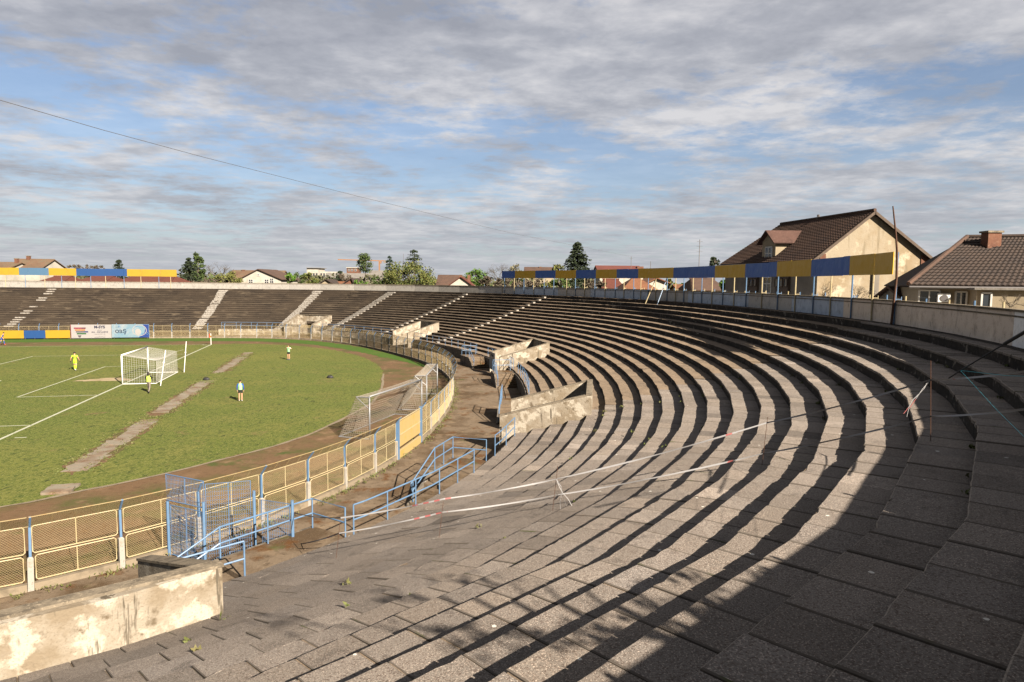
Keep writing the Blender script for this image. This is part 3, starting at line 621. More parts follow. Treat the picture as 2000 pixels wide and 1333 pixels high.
stair(121.4, 123.6, 'concrete stair in front of the tunnel with the poster', 'blue pipe handrail of the stair in front of the poster')
stair(133.6, 136.2, 'concrete stair against the dark wall behind the bend of the fence', 'blue pipe handrail of the stair against the dark wall')
edge_rail(82.35, 83.7, 'very short blue handrail beside the near left tunnel parapet', step=1.3)
edge_rail(86.6, 92.9, 'long blue two bar handrail along the near edge of the terrace', step=1.35)
edge_rail(95.3, 98.9, 'short blue handrail ending at the plaster tunnel parapet', step=1.7)
edge_rail(110.2, 120.8, 'curved blue handrail above the stair in front of the poster tunnel', step=1.5)
edge_rail(123.4, 125.0, 'short blue handrail beside the pale blue poster', step=1.0)
edge_rail(130.2, 133.0, 'short blue handrail on the far side of the poster tunnel', step=1.3)
edge_rail(136.4, 148.6, 'long blue handrail along the dark wall behind the fence bend', step=1.75)
edge_rail(150.2, 153.7, 'blue handrail next to the tunnel hidden by the fence', step=1.7)
edge_rail(158.6, 173.8, 'far blue handrail between the two distant tunnels', step=2.0)
edge_rail(179.4, 187.6, 'farthest blue handrail beside the whitewashed aisle', step=2.0)
# ================================================================== YELLOW FENCE
fence = thing('perimeter_fence', 'yellow wire mesh fence with blue topped white posts curving round the pitch', 'fence', (*at(105, .2), 0))
near_t = [63.3, 65.8, 68.2, 70.6, 73.0, 75.4, 77.9, 80.3, 82.6, 85.0, 87.4, 89.7, 92.1, 94.6, 97.0]
post_t = near_t+[101.0]+list(np.arange(103.3, 188, 2.42))+list(np.arange(188, TMAX-2, 2.55))
SFN = .28
def mb_post():
    m = MB(); m.box((0, 0, .47), (.15, .13, .98)); m.add([(-.075, -.065, .96), (.075, -.065, .96), (.075, .065, .96), (-.075, .065, .96), (0, 0, 1.04)], [(0, 1, 4), (1, 2, 4), (2, 3, 4), (3, 0, 4)]); return m.mesh('stub', 'concrete_white')
def mb_steel():
    m = MB(); m.box((0, 0, 1.42), (.065, .065, .95)); m.bar((0, 0, 1.88), (0, .30, 2.26), .055); return m.mesh('post', 'blue_steel')
ME_STUB, ME_POST = mb_post(), mb_steel()
def bay_meshes(w, dense):
    """local x 0..w along the fence, y towards the stand"""
    x0, x1 = .09, w-.09; out = {}
    m = MB()
    def fr_(x0, x1, z0, z1, y, r=.017):
        c = .05; m.tube([(x0+c, y, z0), (x1-c, y, z0), (x1, y, z0+c), (x1, y, z1-c), (x1-c, y, z1), (x0+c, y, z1), (x0, y, z1-c), (x0, y, z0+c), (x0+c, y, z0)], r, 5, caps=False); m.tube([((x0+x1)/2, y, z0), ((x0+x1)/2, y, z1)], r*.8, 5)
    fr_(x0, x1, 1.10, 1.90, 0); out['upper_frame'] = m.mesh('upper_frame', 'yellow_steel')
    m = MB(); fr_(x0+.05, x1-.05, .30, 1.03, .02); out['lower_frame'] = m.mesh('lower_frame', 'yellow_steel')
    def wires(x0, x1, z0, z1, y, sp, r):
        m = MB(); H = z1-z0; W = x1-x0
        for sg in (1, -1):
            d = -H
            while d < W:
                a, c = d, d+H; za, zc = 0, H
                if a < 0: za = -a; a = 0
                if c > W: zc = H-(c-W); c = W
                if c-a > .01:
                    pa, pc_ = (x0+a, z0+za), (x0+c, z0+zc)
                    if sg < 0: pa, pc_ = (x1-a, z0+za), (x1-c, z0+zc)
                    m.tube([(pa[0], y, pa[1]), (pc_[0], y, pc_[1])], r, 3, caps=False)
                d += sp
        return m
    sp = .075 if not dense else .085
    out['upper_mesh'] = wires(x0, x1, 1.11, 1.89, -.006, sp, .0031).mesh('upper_mesh', 'yellow_wire'); out['lower_mesh'] = wires(x0+.05, x1-.05, .31, 1.02, .014, sp if not dense else .055, .0031 if not dense else .0056).mesh('lower_mesh', 'yellow_wire')
    m = wires(0, w, 0, .46, 0, .055, .0068); m.v = [(x, .30*z/.46, 1.90+.36*z/.46) for x, y, z in m.v]
    m.tube([(0, .30, 2.26), (w, .30, 2.26)], .016, 5); m.tube([(0, 0, 1.90), (w, 0, 1.90)], .012, 5)
    for q in (.25, .5, .75): m.tube([(w*q, 0, 1.9), (w*q, .30, 2.26)], .012, 4)
    out['overhang'] = m.mesh('overhang', 'yellow_wire')
    m = MB(); m.box((w/2, 0, .10), (w-.16, .16, .24)); out['kerb'] = m.mesh('kerb', 'kerb')
    return out
BAYS = {}
for i, t in enumerate(post_t):
    p = F3(t, SFN, 0); nn = nrm(t); tg = Vector((nn[1], -nn[0], 0))     # x along +t?
    q = F3(t+.5, SFN, 0); tg = Vector((q[0]-p[0], q[1]-p[1], 0)).normalized()
    mw = frame(p, tg)
    if (mw.to_3x3() @ Vector((0, 1, 0))).dot(Vector((nn[0], nn[1], 0))) < 0: mw = frame(p, -tg)
    lean = Matrix.Rotation(RNG.normal(0, .012), 4, 'Y')
    part_copy(ME_POST, 'post', fence, mw @ lean); part_copy(ME_STUB, 'post_stub', fence, mw @ lean)
    if i+1 < len(post_t) and not (96.5 < t < 98):
        q = F3(post_t[i+1], SFN, 0); w = math.hypot(q[0]-p[0], q[1]-p[1]); dense = t > 101.5; key = (round(w, 1), dense)
        if key not in BAYS: BAYS[key] = bay_meshes(round(w, 1), dense)
        d = Vector((q[0]-p[0], q[1]-p[1], 0)); mw = frame(p, d)
        if (mw.to_3x3() @ Vector((0, 1, 0))).dot(Vector((nn[0], nn[1], 0))) < 0: mw = frame(q, -d)
        sx = Matrix.Diagonal((w/round(w, 1), 1, 1, 1))
        for nm, me in BAYS[key].items():
            if nm == 'overhang' and t > 176: continue
            part_copy(me, nm, fence, mw @ sx)
# solid yellow gate
p, q = Vector(F3(97.15, SFN, 0)), Vector(F3(100.85, SFN, 0)); d = (q-p); L_ = d.length; d.normalize(); n_ = Vector((*nrm(99), 0))
gt = thing('sheet_gate', 'solid yellow sheet metal gate between two blue posts in the fence', 'gate', p)
for e in (p, q): m = MB(); m.box((e.x+n_.x*.03, e.y+n_.y*.03, 1.02), (.14, .14, 2.04), math.atan2(d.y, d.x)); m.build('gate_post', 'blue_steel', gt)
for i in range(6):
    a = p+d*(L_*(i)/6+.06); c = p+d*(L_*(i+1)/6+.045)
    m = MB(); m.bar((a.x, a.y, 1.22), (c.x, c.y, 1.22), .02, 1.32); m.build('sheet', 'yellow_sheet', gt)
for z in (.38, 1.2, 1.96): m = MB(); m.bar((p.x+n_.x*.03+d.x*.1, p.y+n_.y*.03+d.y*.1, z), (q.x+n_.x*.03-d.x*.1, q.y+n_.y*.03-d.y*.1, z), .03, .05); m.build('rail', 'yellow_steel', gt)
m = MB(); m.bar((p.x+d.x*.08, p.y+d.y*.08, .19), (q.x-d.x*.08, q.y-d.y*.08, .19), .16, .40); m.build('sill', 'yellow_sheet', gt)
# ------------------------------------------------------------------ blue mesh gate across the walkway
PT = [onz(331, 1085), onz(401, 1104), onz(499, 1093), onz(573, 1107)]
def weld(a, c, za0, za1, zc0, zc1, r=.0058, sx=.065, sz=.13):
    m = MB(); a, c = np.array(a), np.array(c); L_ = np.hypot(*(c-a)[:2]); nx = int(L_/sx)
    for i in range(1, nx):
        w = i/nx; b_ = a+(c-a)*w; m.tube([(b_[0], b_[1], za0+(zc0-za0)*w), (b_[0], b_[1], za1+(zc1-za1)*w)], r, 3, caps=False)
    nz = int((za1-za0)/sz)
    for j in range(1, nz):
        w = j/nz; m.tube([(a[0], a[1], za0+(za1-za0)*w), (c[0], c[1], zc0+(zc1-zc0)*w)], r, 3, caps=False)
    return m
def panel(th, a, c, z0, z1, mids=1, label=None):
    m = MB(); m.tube([(a[0], a[1], z0), (c[0], c[1], z0), (c[0], c[1], z1), (a[0], a[1], z1), (a[0], a[1], z0)], .02, 5)
    for i in range(mids): w = (i+1)/(mids+1); b_ = np.array(a)+(np.array(c)-np.array(a))*w; m.tube([(b_[0], b_[1], z0), (b_[0], b_[1], z1)], .017, 5)
    f = m.build('panel_frame', 'blue_mesh', th); weld(a, c, z0, z1, z0, z1).build('panel_mesh', 'blue_mesh', th); return f
sc_ = thing('mesh_screen', 'tall blue weld mesh screen with four pipe posts across the walkway', 'mesh screen', PT[1], None)
for p, h in zip(PT, (1.82, 2.05, 2.28, 2.15)): m = MB(); m.tube([(p[0], p[1], -.02), (p[0], p[1], h)], .05, 8); m.build('post', 'blue_steel', sc_)
def lerp(a, c, w): return np.array(a)+(np.array(c)-np.array(a))*w
panel(sc_, lerp(PT[1], PT[2], .05), lerp(PT[1], PT[2], .93), .08, 2.62, 1); panel(sc_, lerp(PT[0], PT[1], -.02), lerp(PT[0], PT[1], 1.02), 1.86, 2.72, 1)
g1 = thing('mesh_gate', 'blue mesh gate leaf hung next to the yellow fence', 'gate', PT[0]); panel(g1, lerp(PT[0], PT[1], .08), lerp(PT[0], PT[1], .94), .06, 1.72, 1)
g2 = thing('mesh_gate', 'blue mesh gate leaf hung on the pipe post nearest the terrace', 'gate', PT[3]); panel(g2, lerp(PT[2], PT[3], .2), lerp(PT[2], PT[3], .93), .12, 2.02, 0)

# ================================================================== HOARDINGS ON THE WALL
def hoarding(label, boards, s, z0, z1, posts, lo, hi, mats, pm):
    th = thing('hoarding', label, 'hoarding', F3(px_t(boards[0], s, z0, lo, hi), s, ZB))
    ts = [px_t(x, s, (z0+z1)/2, lo, hi) for x in boards]
    for i, (a, c) in enumerate(zip(ts[:-1], ts[1:])):
        if a > c: a, c = c, a
        m = MB(); pts = [a]+[k for k in np.arange(math.ceil(a/CH)*CH, c, CH) if a+.1 < k < c-.1]+[c]
        for t0, t1 in zip(pts[:-1], pts[1:]):
            g_ = .008; dz = .012*RNG.normal()
            m.hexa([P3(t0+g_, s-.015, z0+dz), P3(t1-g_, s-.015, z0+dz), P3(t1-g_, s+.015, z0+dz), P3(t0+g_, s+.015, z0+dz)], [P3(t0+g_, s-.015, z1+dz), P3(t1-g_, s-.015, z1+dz), P3(t1-g_, s+.015, z1+dz), P3(t0+g_, s+.015, z1+dz)])
        o = m.build('board', mats[i], th); o['label'] = {'b': 'blue', 'p': 'pale blue', 'g': 'yellow'}.get({'blue_sheet': 'b', 'bright_blue': 'b', 'pale_blue': 'p'}.get(mats[i], 'g'))+' painted sheet board'
    for x, cl in posts:
        t = px_t(x, s, 8.6, lo, hi); m = MB(); sB = s+.06; zz = ZB if z0 > 9 else ZB
        m.tube([P3(t, sB, zz), P3(t, sB, z1-.05)], .045, 6); m.tube([P3(t, sB, ZT+.12), P3(t, sB+.28, ZT+.12)], .02, 5); m.tube([P3(t, sB+.28, ZT+.05), P3(t, sB+.28, ZT+.25)], .02, 5)
        m.build('post', pm[cl], th)
    return th
BR = [966, 1006, 1046, 1085, 1125, 1164, 1205, 1247, 1316, 1397, 1456, 1518, 1585, 1660, 1746]
PR = [(968, 0), (985, 1), (1004, 0), (1023, 1), (1042, 0), (1062, 1), (1081, 1), (1106, 0), (1123, 1), (1141, 0), (1161, 1), (1181, 0), (1201, 1), (1218, 0), (1237, 1), (1251, 0), (1265, 1), (1280, 0), (1302, 1), (1319, 0), (1335, 1), (1353, 0), (1370, 1), (1390, 0), (1411, 1), (1433, 0), (1456, 1), (1487, 0), (1518, 1), (1552, 0), (1587, 1), (1621, 0), (1662, 1), (1702, 0), (1747, 1)]
hr = hoarding('long hoarding of alternating blue and yellow boards on posts along the right wall', BR, SW-.13, 9.62, 10.72, PR, 92, 158, ['blue_sheet', 'gold_sheet']*7, ['yellow_steel', 'blue_steel'])
for x0, x1, mt in ((1282, 1266, 'yellow_steel'), (1303, 1289, 'blue_steel')):
    t0, t1 = px_t(x0, SW-.2, 9.6, 100, 140), px_t(x1, SW-1.2, ZB, 100, 140); m = MB(); m.tube([P3(t0, SW-.2, 9.66), P3(t1, SW-1.5, zk(NR-2)+.01)], .045, 6); m.build('brace', mt, hr)
BL = [-140, -60, 37, 95, 149, 248, 345]
hoarding('yellow and blue hoarding boards above the far left wall', BL, SW-.13, 9.35, 10.62, [(10, 0), (49, 1), (87, 0), (120, 1), (147, 0), (177, 1), (206, 0), (242, 1), (275, 0), (310, 1), (333, 0)], 185, TMAX-2, ['bright_yellow', 'bright_blue', 'bright_yellow', 'pale_blue', 'bright_yellow', 'bright_blue', 'bright_yellow'][-6:], ['yellow_steel', 'blue_steel'])
pl_t = px_t(1747, SW-.2, 8.6, 92, 110)
b0 = P3(pl_t, SW-.25, ZB); Yp = b0[1]
m = MB(); m.tube([b0, aty(1751, 545, Yp), aty(1752, 490, Yp), aty(1749, 450, Yp), aty(1744, 403, Yp)], [.06, .055, .05, .04, .03], 7)
tag(m.build('lamp_pole', 'rust', org=b0), 'tall thin rusty leaning pole at the end of the blue and yellow boards', 'pole')

# ================================================================== ADVERTISING BOARDS BY THE FENCE
def flat_text(txt, size, mate, parent, mw, ext=.004, bold=0.0, align='CENTER'):
    cu = bpy.data.curves.new('lettering', 'FONT'); cu.body = txt; cu.size = size; cu.align_x = align; cu.align_y = 'CENTER'; cu.extrude = ext; cu.offset = bold
    to = bpy.data.objects.new('lettering_tmp', cu); COL.objects.link(to); bpy.context.view_layer.update()
    me = bpy.data.meshes.new_from_object(to.evaluated_get(bpy.context.evaluated_depsgraph_get())); bpy.data.objects.remove(to); me.materials.clear(); me.materials.append(MATS[mate])
    return part_copy(me, 'lettering', parent, mw)
def ad_frame(x0, x1, s, z, lo=176, hi=TMAX-1):
    a, c = np.array(F3(px_t(x0, s, z, lo, hi), s, 0)), np.array(F3(px_t(x1, s, z, lo, hi), s, 0)); return a, c
def ad_board(label, x0, x1, z0, z1, mate, s=-.2):
    a, c = ad_frame(x0, x1, s, z1); th = thing('advertising_board', label, 'advertising board', ((a+c)/2)); d = c-a
    m = MB(); m.bar((a[0], a[1], (z0+z1)/2), (c[0], c[1], (z0+z1)/2), .03, z1-z0); m.build('sheet', mate, th)
    for w in (.06, .5, .94):
        p = a+d*w; m = MB(); m.bar((p[0], p[1], -.01), (p[0], p[1], z0+.1), .04); m.build('leg', 'steel_dark', th)
    mw = frame(tuple((a+c)/2), tuple(d), (0, 0, 1))           # x along board (left to right), z up
    f = Matrix(((1, 0, 0, 0), (0, 0, 1, 0), (0, 1, 0, 0), (0, 0, 0, 1)))
    L_ = np.hypot(*d[:2])
    ctr = Vector(tuple((a+c)/2)); X = Vector((d[0], d[1], 0)).normalized(); Z = Vector((0, 0, 1)); Nn = X.cross(Z)   # faces the pitch
    def place(x, z, off=.02):
        mm = Matrix.Identity(4); o_ = ctr+X*x+Z*z+Nn*off
        for i in range(3): mm[i][0], mm[i][1], mm[i][2], mm[i][3] = X[i], Z[i], Nn[i], o_[i]
        return mm
    return th, place, L_
mat('ad_white', (0.175, 0.165, 0.162), 0.5, [(2, 3, .5, .8, (0.155, 0.147, 0.147))]); mat('ink_navy', (0.008, 0.009, 0.025), 0.6); mat('ink_grey', (0.04, 0.035, 0.04), 0.6); mat('ink_red', (0.11, 0.008, 0.018), 0.6); mat('ink_orange', (0.17, 0.065, 0.007), 0.6); mat('ink_green', (0.006, 0.045, 0.01), 0.6); mat('ink_indigo', (0.016, 0.02, 0.065), 0.6)
mat('ink_sky', (0.08, 0.14, 0.18), 0.6); mat('ink_blue', (0.004, 0.018, 0.10), 0.6); mat('ink_slate', (0.012, 0.022, 0.04), 0.6); mat('ink_maroon', (0.06, 0.006, 0.012), 0.6)
mat('ad_aqua', (0.085, 0.135, 0.17), 0.5, [(0.8, 4, .45, .65, (0.15, 0.17, 0.18)), (1.4, 4, .55, .72, (0.03, 0.09, 0.17))])
def plate(place, x0, x1, z0, z1, mate, th, off=.018, name='print', pts=None):
    pts = pts or [(x0, z0), (x1, z0), (x1, z1), (x0, z1)]; m = MB(); m.add([(x, z, 0) for x, z in pts]+[(x, z, .003) for x, z in pts], [tuple(range(len(pts))), tuple(range(2*len(pts)-1, len(pts)-1, -1))]+[(i, (i+1) % len(pts), len(pts)+(i+1) % len(pts), len(pts)+i) for i in range(len(pts))]); return part_copy(m.mesh(name, mate), name, th, place(0, 0, off))
Z1 = 2.12; Z0_ = .12
th, pl, L_ = ad_board('white banner with a coloured lamp logo and M-SYS lettering on the far fence', 137.5, 217, Z0_, Z1, 'ad_white')
h = L_/2
for i, (c1, c2, w) in enumerate((('ink_red', 'ink_maroon', 1.0), ('ink_orange', 'ink_orange', .88), ('ink_grey', 'ink_indigo', 1.05), ('ink_green', 'ink_green', .8))):
    x0 = -h*.84+.12*i; zc = Z1-.52-.27*i; plate(pl, x0, x0+w*1.0, zc-.10, zc+.10, c1, th); plate(pl, x0+w*1.0, x0+w*1.55, zc-.10, zc+.10, c2, th, .019)
plate(pl, 0, 0, 0, 0, 'ink_grey', th, pts=[(-h*.84+.45, .55), (-h*.84+.62, .22), (-h*.84+.82, .22), (-h*.84+.98, .55)])
flat_text('M-SYS', .55, 'ink_navy', th, pl(h*.42, Z1-.38), bold=.022); flat_text('SERVICII', .17, 'ink_grey', th, pl(h*.42, Z1-.84)); flat_text('ALL - INCLUSIVE', .30, 'ink_navy', th, pl(h*.42, Z1-1.12), bold=.006); flat_text('IN ELECTRICITATE', .17, 'ink_grey', th, pl(h*.42, Z1-1.42)); flat_text('www.M-SYS.ro', .24, 'ink_grey', th, pl(h*.42, Z0_+.14))
plate(pl, -h, -h+.06, Z0_, Z1, 'ink_red', th)
th, pl, L_ = ad_board('pale blue banner with a water drop and the word oas on the far fence', 217.6, 291, Z0_+.06, Z1+.04, 'ad_aqua')
h = L_/2
plate(pl, 0, 0, 0, 0, 'ink_blue', th, pts=[(h*.98, Z0_+.08), (h*.98, Z1), (h*.66, Z1), (h*.80, 1.5), (h*.72, .8), (h*.45, Z0_+.08)])
def ring_(x, z, r0, r1, mate, off=.021, sz=1.0):
    m = MB(); n = 20
    for i in range(n):
        a, c = 2*math.pi*i/n, 2*math.pi*(i+1)/n; m.add([(x+r0*math.cos(a), z+sz*r0*math.sin(a), 0), (x+r1*math.cos(a), z+sz*r1*math.sin(a), 0), (x+r1*math.cos(c), z+sz*r1*math.sin(c), 0), (x+r0*math.cos(c), z+sz*r0*math.sin(c), 0)], [(0, 1, 2, 3)])
    part_copy(m.mesh('print', mate), 'print', th, pl(0, 0, off))
ring_(h*.40, 1.02, .0, .42, 'ad_white', .020, 1.15); ring_(h*.40, 1.02, .44, .52, 'ink_sky', .022, 1.15); ring_(h*.48, 1.25, .9, 1.0, 'ad_white', .023, .85)
flat_text('oaş', 1.05, 'ink_slate', th, pl(-h*.52, 1.18), bold=.012); plate(pl, -h*.79, -h*.72, 1.72, 1.78, 'ink_slate', th); plate(pl, -h*.68, -h*.61, 1.72, 1.78, 'ink_slate', th)
for x in (.72, .86): plate(pl, 0, 0, 0, 0, 'ink_sky', th, .024, pts=[(h*x, 1.0), (h*x+.5, .55), (h*x+.5, .60), (h*x, 1.05)])
ad_board('plain yellow board leaning on the far fence beside the white banner', 88.5, 136.5, .16, 1.32, 'bright_yellow'); ad_board('plain blue board between two yellow ones on the far fence', 46.5, 88, .16, 1.30, 'bright_blue'); ad_board('plain yellow board at the far left edge behind the blue player', -30, 46, .16, 1.32, 'bright_yellow')
# poster at the tunnel
a, c = np.array(P3(VOM[2][1]-.35, SF-.06, 0)), np.array(P3(VOM[2][1]-2.6, SF-.06, 0))
th = thing('poster', 'white and pale blue poster on the tunnel front', 'poster', (a+c)/2)
m = MB(); m.bar((a[0], a[1], 1.25), (c[0], c[1], 1.25), .03, 1.75); m.build('sheet', 'ad_white', th)
m = MB(); nn = nrm(127); m.bar((a[0]-nn[0]*.02, a[1]-nn[1]*.02, .95), (c[0]-nn[0]*.02, c[1]-nn[1]*.02, .95), .03, .95); m.build('print', 'ad_aqua', th)
X = Vector(tuple(c-a)).normalized(); mm = Matrix.Identity(4); o_ = Vector(((a+c)/2))+Vector((0, 0, 1.85))-Vector((nn[0], nn[1], 0))*.02; Nn = X.cross(Vector((0, 0, 1)))
for i in range(3): mm[i][0], mm[i][1], mm[i][2], mm[i][3] = X[i], (0, 0, 1)[i], Nn[i], o_[i]
flat_text('Mangla', .36, 'ink_slate', th, mm, .01)

# ================================================================== GOALS
def net_patch(m, c00, c10, c11, c01, sp, r, sag=0.0, sdir=(0, 0, -1)):
    c00, c10, c11, c01 = [np.array(q, float) for q in (c00, c10, c11, c01)]; sd = np.array(sdir, float)
    def pt(u, v): return (c00*(1-u)+c10*u)*(1-v)+(c01*(1-u)+c11*u)*v+sd*sag*4*u*(1-u)*(.35+.65*4*v*(1-v))
    lu = max(np.linalg.norm(c10-c00), np.linalg.norm(c11-c01)); lv = max(np.linalg.norm(c01-c00), np.linalg.norm(c11-c10)); nu, nv = max(2, int(lu/sp)), max(2, int(lv/sp))
    k = 6 if sag else 1
    for i in range(nu+1): m.tube([pt(i/nu, j/k) for j in range(k+1)], r, 3, caps=False)
    for j in range(nv+1): m.tube([pt(i/k, j/nv) for i in range(k+1)], r, 3, caps=False)
def U3(u, v, z): q = xy(u, v); return (q[0], q[1], z)
def goal(label, n0, n1, depth_dir, dtop, dbot, mate, netm, rpost, sp, r, sag, slack=0.0):
    """n0, n1 feet of the posts, depth_dir horizontal unit vector to the back of the net"""
    n0, n1, dd = np.array(n0, float), np.array(n1, float), np.array([*depth_dir, 0.0]); Z = np.array([0, 0, 1.0])
    th = thing('football_goal', label, 'goal', (n0+n1)/2)
    for p in (n0, n1): m = MB(); m.tube([p, p+Z*2.44], rpost, 10); m.build('post', mate, th, smooth=True)
    m = MB(); m.tube([n0+Z*(2.44+rpost), n1+Z*(2.44+rpost)], rpost, 10); m.build('crossbar', mate, th, smooth=True)
    T0, T1, B0, B1 = n0+dd*dtop+Z*2.42, n1+dd*dtop+Z*2.42, n0+dd*dbot+Z*.03, n1+dd*dbot+Z*.03
    return th, T0, T1, B0, B1
th, T0, T1, B0, B1 = goal('white match goal with a drooping net on the goal line', U3(-3.66, 0, 0), U3(3.66, 0, 0), NX, 2.5, 2.6, 'white_paint', 'net', .062, .16, .011, .3)
n0, n1 = np.array(U3(-3.66, 0, 0)), np.array(U3(3.66, 0, 0)); Z = np.array([0, 0, 1.0])
pole1, pole2 = onz(313.5, 754), onz(359.6, 727.7)
H0 = np.array([*(np.array(U3(-3.3, 2.55, 0))[:2]), 1.95]); H1 = np.array([*(np.array(U3(3.5, 2.6, 0))[:2]), 2.05])
for nm, pats in (('roof_net', [(n0+Z*2.5, n1+Z*2.5, H1, H0, .32, (0, 0, -1))]), ('side_net', [(n0+Z*2.45, H0, B0, n0+Z*.03, .12, (0, 0, -1))]), ('side_net', [(n1+Z*2.45, H1, B1, n1+Z*.03, .12, (0, 0, -1))]), ('back_net', [(H0, H1, B1, B0, .22, (-NX[0], -NX[1], -.4))])):
    m = MB()
    for a, b_, c, d, sg, sd in pats: net_patch(m, a, b_, c, d, .18, .0075, sg, sd)
    m.build(nm, 'net', th, fix=False)
m = MB(); m.tube([n0+Z*.03, B0, B1, n1+Z*.03], .03, 6); m.build('ground_frame', 'white_paint', th)
for p, top, lab in ((pole1, (323.4, 684.6), 'white leaning pole holding the near corner of the goal net'), (pole2, (363.8, 667.3), 'white leaning pole standing clear behind the far corner of the goal net')):
    tp = aty(top[0], top[1], p[1]-.1); m = MB(); m.tube([p, tp], .034, 8); m.box(((p*.35+tp*.65)[0], (p*.35+tp*.65)[1], (p*.35+tp*.65)[2]), (.13, .13, .05)); tag(m.build('net_pole', 'white_paint', org=tuple(p)), lab, 'pole', 'poles behind the goal')
for p, H, lab in ((pole1, H0, 'thin guy cord from the near net corner to its leaning pole'), (pole2, H1, 'thin guy cord from the far net corner to its leaning pole')):
    m = MB(); m.tube([H, (p[0], p[1], 2.2)], .008, 4); tag(m.build('guy_cord', 'net', org=tuple(H)), lab, 'cord')
for lab, a, c in (('old grey training goal with a sagging net parked by the solid yellow gate', (-8.05, 37.3, 0), (-6.0, 44.0, 0)), ('second old grey training goal parked farther along the fence', (-5.95, 46.2, 0), (-5.95, 52.8, 0))):
    d = np.array(c)-np.array(a); d = d/np.linalg.norm(d); dd = np.array([-d[1], d[0]])
    th, T0, T1, B0, B1 = goal(lab, a, c, dd, .85, 2.0, 'grey_steel', 'net_old', .045, .14, .012, .3)
    n0, n1 = np.array(a, float), np.array(c, float)
    for p, T, B in ((n0, T0, B0), (n1, T1, B1)):
        m = MB(); m.tube([p+Z*2.44, T], .03, 6); m.tube([p+Z*1.75, T], .02, 6); m.tube([p+Z*.03, B], .03, 6); m.build('net_bracket', 'grey_steel', th)
        m = MB(); net_patch(m, p+Z*2.4, T, B, p+Z*.05, .14, .0085); m.build('side_net', 'net_old', th, fix=False)
    m = MB(); net_patch(m, T0, T1, B1, B0, .16, .0085, .35, (-dd[0]*.8, -dd[1]*.8, -.3)); m.build('back_net', 'net_old', th, fix=False)
    m = MB(); net_patch(m, n0+Z*2.45, n1+Z*2.45, T1, T0, .16, .0085, .1); m.build('roof_net', 'net_old', th, fix=False)
    m = MB(); m.tube([B0, B1], .03, 6); m.build('ground_bar', 'grey_steel', th)
# corner flag
p = np.array(U3(HW, 0, 0)); th = thing('corner_flag', 'white corner post with a small red and yellow flag at the far corner', 'corner flag', p)
m = MB(); m.tube([p, p+Z*1.55], .04, 6); m.build('pole', 'white_paint', th)
m = MB(); m.add([p+Z*1.55, p+Z*1.05, p+np.array([-.25, .05, .95]), p+np.array([-.28, .05, 1.42])], [(0, 1, 2, 3), (3, 2, 1, 0)]); m.build('flag', 'flag_red', th, fix=False)
m = MB(); m.tube([p+Z*1.0, p+Z*1.25], .047, 6); m.build('band', 'bright_yellow', th)
def bag(px, lab):
    p = onz(*px); m = MB(); n = 10; th = thing('kit_bag', lab, 'bag', p, 'black bags on the grass')
    rings = [(0, .17), (.07, .22), (.15, .20), (.22, .12), (.25, .03)]; vs_ = []
    for z, r in rings:
        for k in range(n): a = 2*math.pi*k/n; rr = r*(1+.12*math.sin(2*a+z*9)); vs_.append((p[0]+rr*1.35*math.cos(a), p[1]+rr*.8*math.sin(a), z))
    m.add(vs_, [(i*n+k, i*n+(k+1) % n, (i+1)*n+(k+1) % n, (i+1)*n+k) for i in range(len(rings)-1) for k in range(n)]+[tuple(range((len(rings)-1)*n, len(rings)*n))]); m.build('body', 'black', th, smooth=True)
    m = MB(); m.tube([(p[0]+.2*math.cos(a), p[1]-.05, .2+.1*math.sin(a)) for a in np.linspace(.2, 2.94, 7)], .02, 5); m.build('handle', 'black', th)
bag((403, 743), 'small black bag lying between the two runs of broken concrete'); bag((645, 739), 'small black bag lying alone on the grass near the dirt track')

